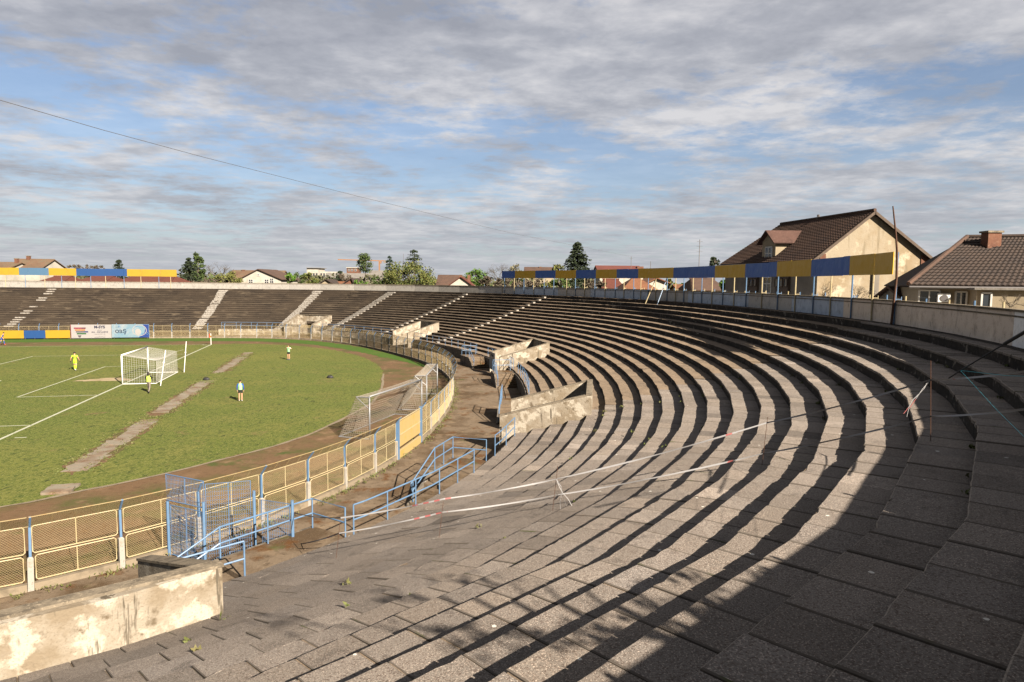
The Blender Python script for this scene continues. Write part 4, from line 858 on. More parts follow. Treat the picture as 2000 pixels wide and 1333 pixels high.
# ================================================================== PEOPLE
def person(label, px, height, yaw, pose, cols, extras):
    """cols: shirt, sleeve, shorts, leg, shoe materials; pose: dict of joint offsets (metres at height 1.75, x right, y forward)"""
    p = onz(*px); k = height/1.75
    th = thing('person', label, 'person', p)
    J = {'pel': (0, 0, .95), 'wst': (0, 0, 1.08), 'chs': (0, .01, 1.30), 'nek': (0, .0, 1.47), 'hdb': (0, .015, 1.56), 'hdc': (0, .02, 1.64), 'hdt': (0, .01, 1.735),
         'shL': (-.18, 0, 1.42), 'elL': (-.25, -.02, 1.14), 'wrL': (-.27, .05, .90), 'hnL': (-.275, .07, .81), 'shR': (.18, 0, 1.42), 'elR': (.25, -.02, 1.14), 'wrR': (.27, .05, .90), 'hnR': (.275, .07, .81),
         'hpL': (-.09, 0, .92), 'knL': (-.10, .02, .50), 'anL': (-.10, -.02, .09), 'toL': (-.11, .13, .035), 'hpR': (.09, 0, .92), 'knR': (.10, .02, .50), 'anR': (.10, -.02, .09), 'toR': (.11, .13, .035)}
    J.update(pose)
    R_ = {'pel': (.135, .105), 'wst': (.12, .09), 'chs': (.15, .105), 'nek': (.055, .055), 'hdb': (.07, .08), 'hdc': (.08, .095), 'hdt': (.05, .06), 'shL': (.068, .068), 'elL': (.045, .045), 'wrL': (.032, .030), 'hnL': (.042, .022), 'hpL': (.10, .10), 'knL': (.062, .062), 'anL': (.042, .045), 'toL': (.042, .032)}
    names = list(J); idx = {n: i for i, n in enumerate(names)}
    E_ = [('pel', 'wst'), ('wst', 'chs'), ('chs', 'nek'), ('nek', 'hdb'), ('hdb', 'hdc'), ('hdc', 'hdt')]
    for s in 'LR': E_ += [('chs', 'sh'+s), ('sh'+s, 'el'+s), ('el'+s, 'wr'+s), ('wr'+s, 'hn'+s), ('pel', 'hp'+s), ('hp'+s, 'kn'+s), ('kn'+s, 'an'+s), ('an'+s, 'to'+s)]
    vv = [J[n] for n in names]; ee = [(idx[a], idx[b_]) for a, b_ in E_]
    for s, sg in (('L', -1), ('R', 1)):       # fingers and thumb
        hn = np.array(J['hn'+s]); wr = np.array(J['wr'+s]); d = (hn-wr)/max(np.linalg.norm(hn-wr), 1e-6)
        for q, (off, ln) in enumerate(((-.028, .07), (-.010, .085), (.010, .08), (.028, .06))):
            a = hn+np.array([0, off, 0])+d*.02; b_ = a+d*ln*.6; c = b_+d*ln*.5+np.array([-sg*.012, 0, 0])
            i0 = len(vv); vv += [tuple(a), tuple(b_), tuple(c)]; ee += [(idx['hn'+s], i0), (i0, i0+1), (i0+1, i0+2)]; names += ['fg'+s]*3
        a = wr+d*.05+np.array([0, .035, 0]); b_ = a+d*.04+np.array([0, .025, 0]); i0 = len(vv); vv += [tuple(a), tuple(b_)]; ee += [(idx['hn'+s], i0), (i0, i0+1)]; names += ['fg'+s]*2
    me = bpy.data.meshes.new('body'); me.from_pydata(vv, ee, []); o = bpy.data.objects.new('body_tmp', me); COL.objects.link(o)
    md = o.modifiers.new('skin', 'SKIN'); md.use_smooth_shade = True; sb = o.modifiers.new('sub', 'SUBSURF'); sb.levels = 1; sb.render_levels = 1
    for i, n in enumerate(names):
        r = (.010, .009) if n.startswith('fg') else R_[n if n in R_ else n[:2]+'L']; me.skin_vertices[0].data[i].radius = r
    for s in me.skin_vertices[0].data: s.use_root = False
    me.skin_vertices[0].data[0].use_root = True
    bpy.context.view_layer.update()
    bm_ = bpy.data.meshes.new_from_object(o.evaluated_get(bpy.context.evaluated_depsgraph_get())); bpy.data.objects.remove(o)
    bm_.name = 'body'; bm_.materials.clear(); ml = ['skin', cols['shirt'], cols['sleeve'], cols['shorts'], cols['leg'], cols['shoe'], cols.get('glove', 'skin')]
    for q in ml: bm_.materials.append(MATS[q])
    seg = []
    for a, b_ in E_: seg.append((np.array(J[a]), np.array(J[b_]), a, b_))
    for pl_ in bm_.polygons:
        c = np.array(pl_.center); best = None
        for a, b_, na, nb in seg:
            d = b_-a; w = min(max(((c-a)@d)/(d@d), 0), 1); ds = np.linalg.norm(c-a-d*w)
            if best is None or ds < best[0]: best = (ds, na, nb, w)
        _, na, nb, w = best; mi = 0
        if nb in ('wst', 'chs') or (na == 'chs' and nb != 'nek') or (nb == 'nek' and w < .75): mi = 1
        if na == 'pel' or na.startswith('hp') and w < (.62 if cols.get('short', True) else 2): mi = 3
        if na == 'pel' and nb == 'wst' and w > .35: mi = 1
        if na.startswith('sh'): mi = 2 if (w < .6 or cols.get('long')) else 0
        if na.startswith('el'): mi = 2 if cols.get('long') else 0
        if na.startswith('wr') or nb.startswith('hn'):
            if na.startswith('wr'): mi = 6
        if na.startswith('kn') or (na.startswith('hp') and mi == 0): mi = 4 if na.startswith('kn') else 0
        if na.startswith('an') or (na.startswith('kn') and w > .93): mi = 5
        pl_.material_index = mi; pl_.use_smooth = True
    mw = Matrix.Translation(Vector(p)) @ Matrix.Rotation(yaw, 4, 'Z') @ Matrix.Scale(k, 4)
    part_copy(bm_, 'body', th, mw)
    hc = np.array(J['hdc'])
    def shell(cn, rx, ry, rz, mate, name, zmin=-9, ymax=9):
        m = MB(); n, r_ = 14, 9; vs_ = []
        for i in range(r_+1):
            f = -math.pi/2+math.pi*i/r_
            for j in range(n): a = 2*math.pi*j/n; vs_.append((cn[0]+rx*math.cos(f)*math.cos(a), cn[1]+ry*math.cos(f)*math.sin(a), cn[2]+rz*math.sin(f)))
        fs = []
        for i in range(r_):
            for j in range(n):
                q = (i*n+j, i*n+(j+1) % n, (i+1)*n+(j+1) % n, (i+1)*n+j); c = np.mean([vs_[x] for x in q], axis=0)
                if c[2] > zmin and (c[1] < ymax or c[2] > cn[2]+rz*.55): fs.append(q)
        m.add(vs_, fs); part_copy(m.mesh(name, mate, smooth=True), name, th, mw)
    hl = extras.get('hair', .02)
    shell((hc[0], hc[1]-.008, hc[2]+.028), .093, .108, .098, 'hair', 'hair', hc[2]-hl, hc[1]+.055)
    if hl > .1: shell((hc[0], hc[1]-.06, hc[2]-.09), .10, .06, .17, 'hair', 'hair')
    for sx in (-.031, .031): m = MB(); m.box((hc[0]+sx, hc[1]+.095, hc[2]-.004), (.022, .012, .011)); part_copy(m.mesh('eye', 'black'), 'eye', th, mw)
    m = MB(); m.add([(hc[0]-.012, hc[1]+.09, hc[2]-.045), (hc[0]+.012, hc[1]+.09, hc[2]-.045), (hc[0], hc[1]+.122, hc[2]-.042), (hc[0], hc[1]+.092, hc[2]+.0)], [(0, 1, 2), (0, 2, 3), (1, 3, 2)]); part_copy(m.mesh('nose', 'skin'), 'nose', th, mw)
    for sx in (-.083, .083): m = MB(); m.box((hc[0]+sx, hc[1], hc[2]-.012), (.014, .03, .05)); part_copy(m.mesh('ear', 'skin'), 'ear', th, mw)
    if 'bib' in extras:                       # sleeveless bib worn over the shirt
        m = MB(); n = 16; lv = [(.96, .158, .125), (1.10, .150, .112), (1.26, .172, .125), (1.38, .165, .118), (1.47, .10, .08)]; vs_ = []; cx = np.array(J['chs'])
        for z, a, b_ in lv:
            for j in range(n): w = 2*math.pi*j/n; vs_.append((cx[0]*(z-.95)/.35+a*math.cos(w), cx[1]*(z-.95)/.35+b_*math.sin(w), z))
        m.add(vs_, [(i*n+j, i*n+(j+1) % n, (i+1)*n+(j+1) % n, (i+1)*n+j) for i in range(len(lv)-1) for j in range(n)]); part_copy(m.mesh('bib', extras['bib'], smooth=True), 'bib', th, mw)
    if 'number' in extras:
        cy = np.array(J['chs']); mm = Matrix(((-1, 0, 0, cy[0]), (0, 0, -1, cy[1]-.118), (0, 1, 0, 1.25), (0, 0, 0, 1))); flat_text(extras['number'], .24, 'cloth_black', th, mw @ mm, .004, .006)
    return th
WALK = {'knL': (-.10, .20, .52), 'anL': (-.10, .24, .10), 'toL': (-.10, .39, .05), 'knR': (.10, -.06, .50), 'anR': (.10, -.34, .16), 'toR': (.10, -.22, .05), 'elL': (-.27, -.12, 1.16), 'wrL': (-.30, -.08, .92), 'hnL': (-.30, -.06, .83), 'elR': (.27, .05, 1.16), 'wrR': (.29, .20, .97), 'hnR': (.29, .24, .89)}
person('goalkeeper in neon green kit with black gloves walking away in the goal area', (147, 724.5), 1.84, math.radians(20), {**WALK, 'elL': (-.29, -.04, 1.16), 'wrL': (-.36, .06, .94), 'hnL': (-.37, .09, .86), 'elR': (.29, -.02, 1.16), 'wrR': (.36, .10, .94), 'hnR': (.37, .13, .86)},
       dict(shirt='cloth_neon', sleeve='cloth_neon', shorts='cloth_neon', leg='cloth_neon', shoe='cloth_white', glove='cloth_black'), dict(number='22'))
person('person with long dark hair in a lime bib and grey trousers walking behind the goal', (291, 768.5), 1.68, math.radians(8), {**WALK, 'elR': (.25, .06, 1.20), 'wrR': (.10, .20, 1.24), 'hnR': (.04, .24, 1.28), 'elL': (-.25, .04, 1.2), 'wrL': (-.10, .19, 1.22), 'hnL': (-.04, .23, 1.26)},
       dict(shirt='cloth_black', sleeve='cloth_black', shorts='cloth_grey', leg='cloth_grey', shoe='cloth_black', long=True, short=False), dict(bib='cloth_lime', hair=.2))
person('person in blue top with mint bib and black shorts standing on the grass', (470, 784.5), 1.62, math.radians(10), {'hnL': (-.24, .06, .84), 'wrL': (-.25, .05, .92), 'hnR': (.24, .06, .84), 'wrR': (.25, .05, .92)},
       dict(shirt='cloth_blue', sleeve='cloth_blue', shorts='cloth_black', leg='skin', shoe='cloth_white', long=True), dict(bib='cloth_mint'))
person('person in white shirt with mint bib and black shorts by the far track', (564, 703.5), 1.70, math.radians(168), {'elL': (-.36, -.04, 1.30), 'wrL': (-.22, .10, 1.36), 'hnL': (-.15, .13, 1.40), 'elR': (.36, -.05, 1.28), 'wrR': (.24, .06, 1.44), 'hnR': (.17, .09, 1.50)},
       dict(shirt='cloth_white', sleeve='cloth_white', shorts='cloth_black', leg='skin', shoe='bright_blue'), dict(bib='cloth_mint'))
person('player in blue kit with a yellow stripe running at the far left edge', (4, 674.5), 1.78, math.radians(-70), {**WALK, 'chs': (0, .14, 1.26), 'nek': (0, .20, 1.41), 'hdb': (0, .24, 1.49), 'hdc': (0, .26, 1.56), 'hdt': (0, .27, 1.65), 'shL': (-.18, .14, 1.37), 'shR': (.18, .14, 1.37), 'wst': (0, .05, 1.08)},
       dict(shirt='cloth_blue', sleeve='bright_yellow', shorts='cloth_blue', leg='cloth_blue', shoe='flag_red'), dict())

# ================================================================== TAPE, RODS, CORDS, CABLE
def tread_hit(px):
    for k in range(NR-1, -1, -1):
        p = onz(*px, zk(k)); t, s = offs(p)
        if sk(k)-.02 <= s < sk(k+1)+.02: return p
    return onz(*px, zk(8))
RODS = [((1818, 862), 705, 742, 813, 'thin rusty rod on the upper rows beside the black pole'), ((1488, 910), 815, 826, 886, 'thin rusty rod second down the taped line from the black pole'), ((1078, 1006), 910, 936, 968, 'thin rusty rod in the middle of the taped line with frayed tape ends'), ((857, 1053), 980, 975, 1001, 'thin rusty rod fourth down the taped line below the stair'), ((655, 1098), 1020, 1012, 1042, 'thin rusty rod lowest on the taped line near the mesh gate')]
up_, lo_ = [], []
for base, top, y1, y2, lab in RODS:
    p = tread_hit(base); tp = aty(base[0]+(base[1]-top)*.12*(1 if base[0] != 1818 else 0), top, p[1]); m = MB(); m.tube([(p[0], p[1], p[2]-.05), tp], .0065, 5); tag(m.build('rusty_rod', 'rust', org=tuple(p)), lab, 'rod', 'rods carrying the barrier tape')
    w = lambda y: (base[1]-y)/(base[1]-top)
    up_.append(np.array(p)+(np.array(tp)-np.array(p))*w(y1)); lo_.append(np.array(p)+(np.array(tp)-np.array(p))*w(y2))
gp = PT[3]
up_ = [aty(2075, 714, 9.2)]+up_+[np.array([gp[0]+.05, gp[1], 1.75])]; lo_ = [aty(2075, 789, 9.2)]+lo_+[np.array([gp[0]+.05, gp[1], .72])]
def tape(pts, label, wd=.020):
    m = MB(); vs_ = []; n = 14
    for a, c in zip(pts[:-1], pts[1:]):
        L_ = np.linalg.norm(c-a); ph = RNG.uniform(0, 6); tw = RNG.uniform(1.5, 4)
        for i in range(n):
            w = i/n; q = a+(c-a)*w-np.array([0, 0, .012*L_*4*w*(1-w)]); an = .5*math.sin(ph+tw*w*3)
            d = (c-a)/L_; hz = np.cross(d, (0, 0, 1)); hz = hz/np.linalg.norm(hz); u_ = np.cross(hz, d); o_ = (u_*math.cos(an)+hz*math.sin(an))*wd*(.75+.25*abs(math.cos(ph+w*7)))
            vs_.append((q-o_, q+o_))
    vs_.append((pts[-1]-np.array([0, 0, wd]), pts[-1]+np.array([0, 0, wd])))
    for (a, b_), (c, d) in zip(vs_[:-1], vs_[1:]): m.add([a, c, d, b_], [(0, 1, 2, 3)])
    return tag(m.build('barrier_tape', 'tape', fix=False, org=tuple(pts[1])), label, 'tape', 'barrier tapes across the terrace')
tape(up_, 'upper white barrier tape strung on rusty rods across the terrace'); tape(lo_, 'lower white barrier tape strung on rusty rods across the terrace')
def loose(p, n, lab, sc=1.0):
    th = thing('tape_end', lab, 'tape', p)
    for i in range(n):
        q = [np.array(p)]; d = np.array([RNG.normal()*.6, RNG.normal()*.3, -.5])
        for j in range(6): d = d*.8+np.array([RNG.normal()*.3, RNG.normal()*.2, -.35]); q.append(q[-1]+d*.11*sc)
        m = MB(); m.tube(q, .006, 3); m.build('strand', 'tape', th)
loose(up_[3], 3, 'frayed loose tape ends hanging from the middle rod'); loose(up_[1], 2, 'knotted tape end hanging from the top rod', .9)
# black pole leaning against the wall with cyan cord
p0 = aty(1853, 739, 11.0); p1 = aty(1876, 724, 10.7); p2 = aty(1962, 672, 9.9); p3 = aty(2110, 586, 8.6)
m = MB(); m.tube([p0, p1, p2], .011, 6); m.tube([p2, p3], .026, 6); bp = m.build('black_pole', 'black', org=tuple(p3)); tag(bp, 'slender black telescopic pole reaching in from the right edge', 'pole')
th = thing('cyan_cord', 'thin cyan cord tied near the tip of the black pole', 'cord', p1)
for e in (aty(2060, 912, 6.5), aty(2080, 738, 8.6)): m = MB(); m.tube([p1, (np.array(p1)+np.array(e))/2-np.array([0, 0, .03]), e], .0035, 4); m.build('strand', 'cyan_cord', th)
# overhead cable
cb = []
for x, y, w in ((-160, 145, -.1), (0, 196, 0), (200, 254, .16), (400, 308, .32), (700, 384, .55), (1000, 456, .79), (1240, 503, 1.0)):
    A_, B_ = np.array([-26.0, 34.0]), np.array([42.0, 230.0]); sx = (x-1000)/FPX
    # point of the plan line whose bearing matches the column
    d = B_-A_; u_ = (sx*A_[1]*1.0-A_[0])/(d[0]-sx*d[1]); q = A_+d*u_; cb.append(aty(x, y, q[1]))
m = MB(); m.tube(cb, .016, 4); tag(m.build('overhead_cable', 'steel_dark', org=tuple(cb[0])), 'thin overhead cable sagging across the sky above the pitch', 'cable')

# ================================================================== HOUSES BEYOND THE WALL
def quad_thick(m, pts, th, mi=0):             # a roof plane with thickness, pts counter-clockwise from outside
    P = [Vector(p) for p in pts]; n = (P[1]-P[0]).cross(P[2]-P[0]).normalized()
    if n.z < 0: n = -n
    m.prism([tuple(p) for p in P], (0, 0, 0), tuple(n*th), mi)
def chimney(th, x, y, z0, z1, w=.7, mate='brick'):
    m = MB(); m.box((x, y, (z0+z1)/2), (w, w*.8, z1-z0)); o = m.build('chimney', mate, th); m = MB(); m.box((x, y, z1+.06), (w*1.2, w, .12)); m.build('chimney_cap', 'coping', o)
def window(th, p, xd, w, h, mull=1, frame_m='frame_white'):
    """p centre on the wall, xd unit vector along the wall, outward normal = xd x z"""
    X = Vector(xd).normalized(); Z_ = Vector((0, 0, 1)); N_ = X.cross(Z_); c = Vector(p)+N_*.03
    m = MB(); q = [c+X*a*w/2+Z_*b_*h/2 for a, b_ in ((-1, -1), (1, -1), (1, 1), (-1, 1))]; m.prism([tuple(x) for x in q], (0, 0, 0), tuple(N_*.02)); o = m.build('window', 'glass', th)
    m = MB(); f = .09
    for a, b_ in ((q[0], q[1]), (q[1], q[2]), (q[2], q[3]), (q[3], q[0])): m.bar(a+N_*.03, b_+N_*.03, f, .08, up=tuple(N_))
    for i in range(mull): x = (i+1)/(mull+1); m.bar(q[0]+(q[1]-q[0])*x+N_*.03, q[3]+(q[2]-q[3])*x+N_*.03, f*.8, .06, up=tuple(N_))
    if h > 1.1: m.bar(q[0]+(q[3]-q[0])*.6+N_*.03, q[1]+(q[2]-q[1])*.6+N_*.03, f*.8, .06, up=tuple(N_))
    m.build('window_frame', frame_m, o)
def house_x(label, x0, x1, yr, ye, Y, dep, wall, roof, hip=0.0, chim=(), wins=(), ov=.5, name='house'):
    """ridge across the view from column x0 to x1"""
    R0, R1 = aty(x0, yr, Y), aty(x1, yr, Y); zr = (R0[2]+R1[2])/2; ze = aty((x0+x1)/2, ye, Y-dep/2)[2]; ze = min(ze, zr-.8)
    a, c = min(R0[0], R1[0]), max(R0[0], R1[0]); h_ = hip*(c-a)/2
    th = thing(name, label, 'house', ((a+c)/2, Y, 0)); e0, e1 = a-h_, c+h_; f, b_ = Y-dep/2, Y+dep/2
    m = MB(); m.box(((e0+e1)/2, Y, ze/2), (e1-e0, dep, ze)); m.build('wall', wall, th)
    if hip == 0:
        for q in (a, c): m = MB(); m.prism([(q, f, ze), (q, b_, ze), (q, Y, zr)], (0 if q == a else -.2, 0, 0), (.2 if q == a else 0, 0, 0)); m.build('gable', wall, th)
    dz = (zr-ze)/(dep/2)*ov; o_ = ov if hip else .35
    m = MB()
    quad_thick(m, [(e0-o_, f-ov, ze-dz), (e1+o_, f-ov, ze-dz), (c+(o_ if not hip else 0), Y, zr), (a-(o_ if not hip else 0), Y, zr)], .14); quad_thick(m, [(e1+o_, b_+ov, ze-dz), (e0-o_, b_+ov, ze-dz), (a-(o_ if not hip else 0), Y+.02, zr), (c+(o_ if not hip else 0), Y+.02, zr)], .14)
    if hip: quad_thick(m, [(e0-o_, b_+ov, ze-dz), (e0-o_, f-ov, ze-dz), (a, Y, zr)], .13); quad_thick(m, [(e1+o_, f-ov, ze-dz), (e1+o_, b_+ov, ze-dz), (c, Y, zr)], .13)
    ro = m.build('roof', roof, th)
    m = MB(); m.tube([(a-.3, Y, zr+.12), (c+.3, Y, zr+.12)], .13, 6); m.build('ridge', roof, ro)
    for x, yt in chim:
        t_ = aty(x, yt, Y); chimney(th, t_[0], Y-.2, zr-.8, t_[2])
    for x, y, w, h in wins:
        t_ = aty(x, y, f); window(th, (t_[0], f, t_[2]), (1, 0, 0), w, h)
    return th
def house_y(label, xa, ya, xl, yl, xr, Y, length, wall, roof, chim=(), wins=(), ov=.5, yaw=0.0):
    """gable end facing the view: apex column/row, left eave, right eave column"""
    A_ = aty(xa, ya, Y); L0 = aty(xl, yl, Y); R0 = aty(xr, yl, Y); ze, zr = L0[2], A_[2]; th = thing('house', label, 'house', (A_[0], Y, 0))
    sh = math.tan(yaw)*length; back = np.array([sh, length, 0]); x0, x1 = L0[0], R0[0]
    m = MB(); m.prism([(x0, Y, 0), (x1, Y, 0), (x1, Y, ze), (A_[0], Y, zr), (x0, Y, ze)], (0, 0, 0), tuple(back)); m.build('wall', wall, th)
    m = MB()
    for s, xe in ((-1, x0), (1, x1)):
        sl = (zr-ze)/max(abs(A_[0]-xe), .1); xo = xe+s*ov
        quad_thick(m, [(xo, Y-ov, ze-sl*ov+.02), (A_[0], Y-ov, zr+.02), (A_[0]+back[0], Y+length+.3, zr+.02), (xo+back[0], Y+length+.3, ze-sl*ov+.02)], .16)
    ro = m.build('roof', roof, th)
    for x, yt, dy in chim: t_ = aty(x, yt, Y+dy); chimney(th, t_[0], Y+dy, zr-1.6, t_[2])
    for x, y, w, h in wins: t_ = aty(x, y, Y); window(th, (t_[0], Y, t_[2]), (1, 0, 0), w, h)
    return th
house_x('old house with a mottled tile roof and two brick chimneys at far left', 42, 104, 508, 526, 150, 9, 'stucco_white', 'roof_mottled', 0, [(57, 501)], [(15, 543, .9, 1.1)])
house_x('low mottled roof wing with a square brick chimney at the left edge', -40, 40, 514, 527, 146, 9, 'stucco_white', 'roof_mottled', 0, [(34, 506)], [])
house_x('red roofed bungalow with a grey panel below the pale blue board', 108, 140, 541, 552, 138, 8, 'stucco_white', 'roof_red', .35)
house_x('red roofed bungalow below the bright blue board', 182, 222, 541, 552, 139, 9, 'stucco_cream', 'roof_red', .3)
house_x('long red roof below the right end of the left boards', 262, 342, 540, 553, 140, 9, 'stucco_white', 'roof_red', .25)
house_x('wide red brown tile roof with two chimneys behind the white gable house', 456, 556, 530, 545, 176, 9, 'stucco_cream', 'roof_mottled', 0, [(476, 528), (535, 528)])
house_y('white gabled house with dark barge boards beyond the far wall', 505, 527, 471, 545, 549, 158, 12, 'stucco_white', 'roof_brown', [], [(490, 551, 1.0, 1.2), (521, 551, 1.0, 1.2), (531, 549, .9, 1.2), (505, 537, .5, .6)])
# factory and low sheds
th = thing('factory', 'pale factory building with rows of windows on the skyline', 'building', (*aty(630, 540, 420)[:2], 0))
def blk(th, x0, x1, yt, Y, dep, mate, name='block', z0=0):
    a, c = aty(x0, yt, Y), aty(x1, yt, Y); m = MB(); z = (a[2]+c[2])/2; m.box(((a[0]+c[0])/2, Y+dep/2, (z+z0)/2), (c[0]-a[0], dep, z-z0)); m.build(name, mate, th); return a, c, z
blk(th, 599, 622, 524, 420, 14, 'stucco_white'); blk(th, 618, 662, 531, 424, 12, 'stucco_white'); blk(th, 598, 624, 523.2, 419, 16, 'roof_grey', 'parapet', aty(600, 524.2, 420)[2])
for x in np.arange(602, 660, 5.5): t_ = aty(x, 537.5, 418); window(th, (t_[0], 418 if x < 622 else 422, t_[2]), (1, 0, 0), 1.1, 2.2, 0, 'stucco_grey')
th = thing('brick_tower', 'small brick block with a flat roof left of the tall tree', 'building', (*aty(690, 530, 400)[:2], 0)); blk(th, 677, 699, 523.5, 400, 8, 'brick'); blk(th, 676, 700, 522.5, 399.5, 9, 'stucco_white', 'parapet', aty(690, 524, 400)[2])
for x in (681, 687, 694): t_ = aty(x, 528, 399); window(th, (t_[0], 399.9, t_[2]), (1, 0, 0), 1.1, 1.2, 0)
house_x('long low grey shed roof under the crane', 640, 748, 535, 545, 330, 14, 'stucco_grey', 'roof_grey')
house_x('pale industrial hall roof behind the grey shed', 724, 775, 529.5, 537, 380, 14, 'stucco_grey', 'roof_grey')
house_y('small dark hipped roof in front of the factory', 638, 547, 622, 556, 652, 150, 7, 'stucco_cream', 'roof_dark'); house_y('brick gable with a dark roof next to the bright green bush', 687, 545, 668, 557, 692, 152, 8, 'brick', 'roof_dark')
house_x('strip of low orange roof between the dark roofs', 650, 676, 552, 557, 156, 5, 'stucco_cream', 'roof_orange')
house_x('brown roofed barn behind the white gable cottage', 858, 896, 539, 557, 168, 9, 'stucco_cream', 'roof_brown')
house_y('white gable cottage with a red roof and two small chimneys', 900, 542, 876, 559, 924, 158, 9, 'stucco_white', 'roof_red', [(900, 538, 4), (916, 538, 5)])
house_x('brown red roof showing above the first blue and yellow boards', 1026, 1080, 523.5, 534, 200, 9, 'stucco_cream', 'roof_brown', 0, [(1055, 522)])
house_x('big red metal roof behind the boards', 1165, 1246, 521, 534, 170, 14, 'stucco_white', 'roof_metal_red')
m = MB(); p = aty(1250, 521, 168); chm = thing('brick_chimney', 'squat brick chimney at the end of the red metal roof', 'chimney', (p[0], 168, 0)); m.box((p[0], 168, p[2]/2), (1.6, 1.2, p[2])); m.build('stack', 'brick', chm)
house_x('orange tiled hipped roof behind the two slanting braces', 1236, 1247, 544, 566, 105, 8, 'stucco_white', 'roof_orange', 4.2)
house_y('white gable with an orange roof under the boards', 1283, 545, 1268, 552, 1302, 110, 9, 'stucco_white', 'roof_orange'); house_x('low orange roof under the middle boards', 1318, 1346, 558.5, 566, 112, 6, 'stucco_cream', 'roof_orange'); house_x('dark red roof under the boards next to the green tree', 1350, 1392, 546, 566, 104, 8, 'stucco_cream', 'roof_brown', .3)
house_x('maroon tiled roof partly hidden by the yellow posts', 1180, 1206, 547, 566, 118, 8, 'stucco_white', 'roof_red', .5)
# ------------------------------------------------------------------ big house
YG = 57.0
A0 = aty(1598, 500, YG); ze = A0[2]; AP = aty(1705, 416, YG); zr = AP[2]; B0_ = aty(1812, 502, YG); B0_[2] = ze
R2 = onz(1525, 441.5, zr); F0 = onz(1440, 508, ze); RL = np.array([R2[0]-AP[0], R2[1]-AP[1], 0]); rl = RL/np.linalg.norm(RL)
F0 = A0+rl*max(np.linalg.norm(RL)+2.4, 9); F1 = F0+(B0_-A0)
bh = thing('house', 'large old house with a plastered gable and brown tile roof behind the boards', 'house', (*AP[:2], 0))
m = MB(); V = lambda p, z: (p[0], p[1], z)
m.add([V(A0, 0), V(B0_, 0), V(F1, 0), V(F0, 0), V(A0, ze), V(B0_, ze), V(F1, ze), V(F0, ze)], [(0, 1, 2, 3), (1, 2, 6, 5), (2, 3, 7, 6), (3, 0, 4, 7)]); m.build('wall', 'stucco_grey', bh)
m = MB(); m.prism([V(A0, 0), V(B0_, 0), V(B0_, ze), V(AP, zr-.1), V(A0, ze)], (0, -.03, 0), (0, .25, 0)); gab = m.build('gable_wall', 'gable_stucco', bh)
ov = .55; sl = (zr-ze)/np.linalg.norm((AP-A0)[:2]); ax = (A0-B0_)/np.linalg.norm(A0-B0_); axh = np.array([ax[0], ax[1], 0])
fo = np.array([0, -.35, 0])
def tile_slope(c00, c10, c11, c01, rows, colsn, mate, parent, amp=.035, step=.035, fn=None):
    """tiled roof plane: c00-c10 eave, c01-c11 ridge; wavy across and stepped up the slope"""
    c00, c10, c11, c01 = [np.array(q, float) for q in (c00, c10, c11, c01)]; n = np.cross(c10-c00, c01-c00); n = n/np.linalg.norm(n); n = n if n[2] > 0 else -n
    m = MB(); W = colsn*4+1
    for r in range(rows):
        g_ = []
        for e, lift in ((0, step), (1, 0.0)):
            v = (r+e)/rows+(.0 if e else 0); row = []
            for i in range(W):
                u_ = i/(W-1); p = (c00*(1-u_)+c10*u_)*(1-v)+(c01*(1-u_)+c11*u_)*v; row.append(tuple(p+n*(lift+amp*(.5+.5*math.cos(2*math.pi*colsn*u_)))))
            g_.append(row)
        o_ = len(m.v); m.v += g_[0]+g_[1]
        for i in range(W-1): m.f.append((o_+i, o_+i+1, o_+W+i+1, o_+W+i)); m.m.append(0)
        lip = [tuple(np.array(q)-n*step*1.2) for q in g_[0]]; o2 = len(m.v); m.v += lip
        for i in range(W-1): m.f.append((o2+i, o2+i+1, o_+i+1, o_+i)); m.m.append(0)
    o = m.build('roof_tiles', mate, parent, fix=False); o['kind'] = 'stuff'; return o
e0 = A0+axh*ov+fo; e0[2] = ze-sl*ov; ea = AP+fo; ea[2] = zr; eF = F0+axh*ov; eF[2] = ze-sl*ov; e2 = np.array([R2[0], R2[1], zr])
m = MB(); quad_thick(m, [e0, ea, e2, eF], .10); g0 = B0_-axh*ov+fo; g0[2] = ze-sl*ov; gF = F1-axh*ov; gF[2] = ze-sl*ov; quad_thick(m, [ea+np.array([.03, 0, 0]), g0, gF, e2+np.array([.03, 0, 0])], .10); eH0, eH1 = eF+rl*ov, gF+rl*ov; quad_thick(m, [eF, e2, gF], .10)
rf = m.build('roof', 'roof_brown', bh)
n_s = np.cross(ea-e0, e2-e0); n_s = n_s/np.linalg.norm(n_s); n_s = n_s if n_s[2] > 0 else -n_s
tile_slope(eF+n_s*.12, e0+n_s*.12, ea+n_s*.12, e2+n_s*.12, 26, 46, 'roof_brown', bh, .03, .05)
m = MB(); m.tube([ea+np.array([0, 0, .2]), e2+np.array([0, 0, .2])], .15, 6); m.build('ridge', 'roof_brown', rf)
for p, q in ((e0, ea), (g0, ea)): m = MB(); m.bar(p+np.array([0, -.06, .0]), q+np.array([0, -.06, .0]), .06, .22); m.build('barge_board', 'timber', bh)
m = MB(); m.tube([e0+axh*.12+np.array([0, 0, -.05]), eF+axh*.12+np.array([0, 0, -.05])], .09, 6); m.build('gutter', 'grey_steel', bh)
p = aty(1811, 512, YG-.1); m = MB(); m.box((p[0]-.15, YG-.06, p[2]-.1), (.75, .1, 1.3)); m.build('bare_brick', 'brick', gab)
p = aty(1709, 556, YG-.1); m = MB(); m.box((p[0], YG-.12, 5.2), (.55, .2, 10.0)); m.build('pilaster', 'stucco_grey', gab)
p = aty(1600, 494, YG-.1); m = MB(); m.box((p[0]+.35, YG-.05, p[2]-.3), (.5, .08, .4)); m.build('bare_brick', 'brick', gab)
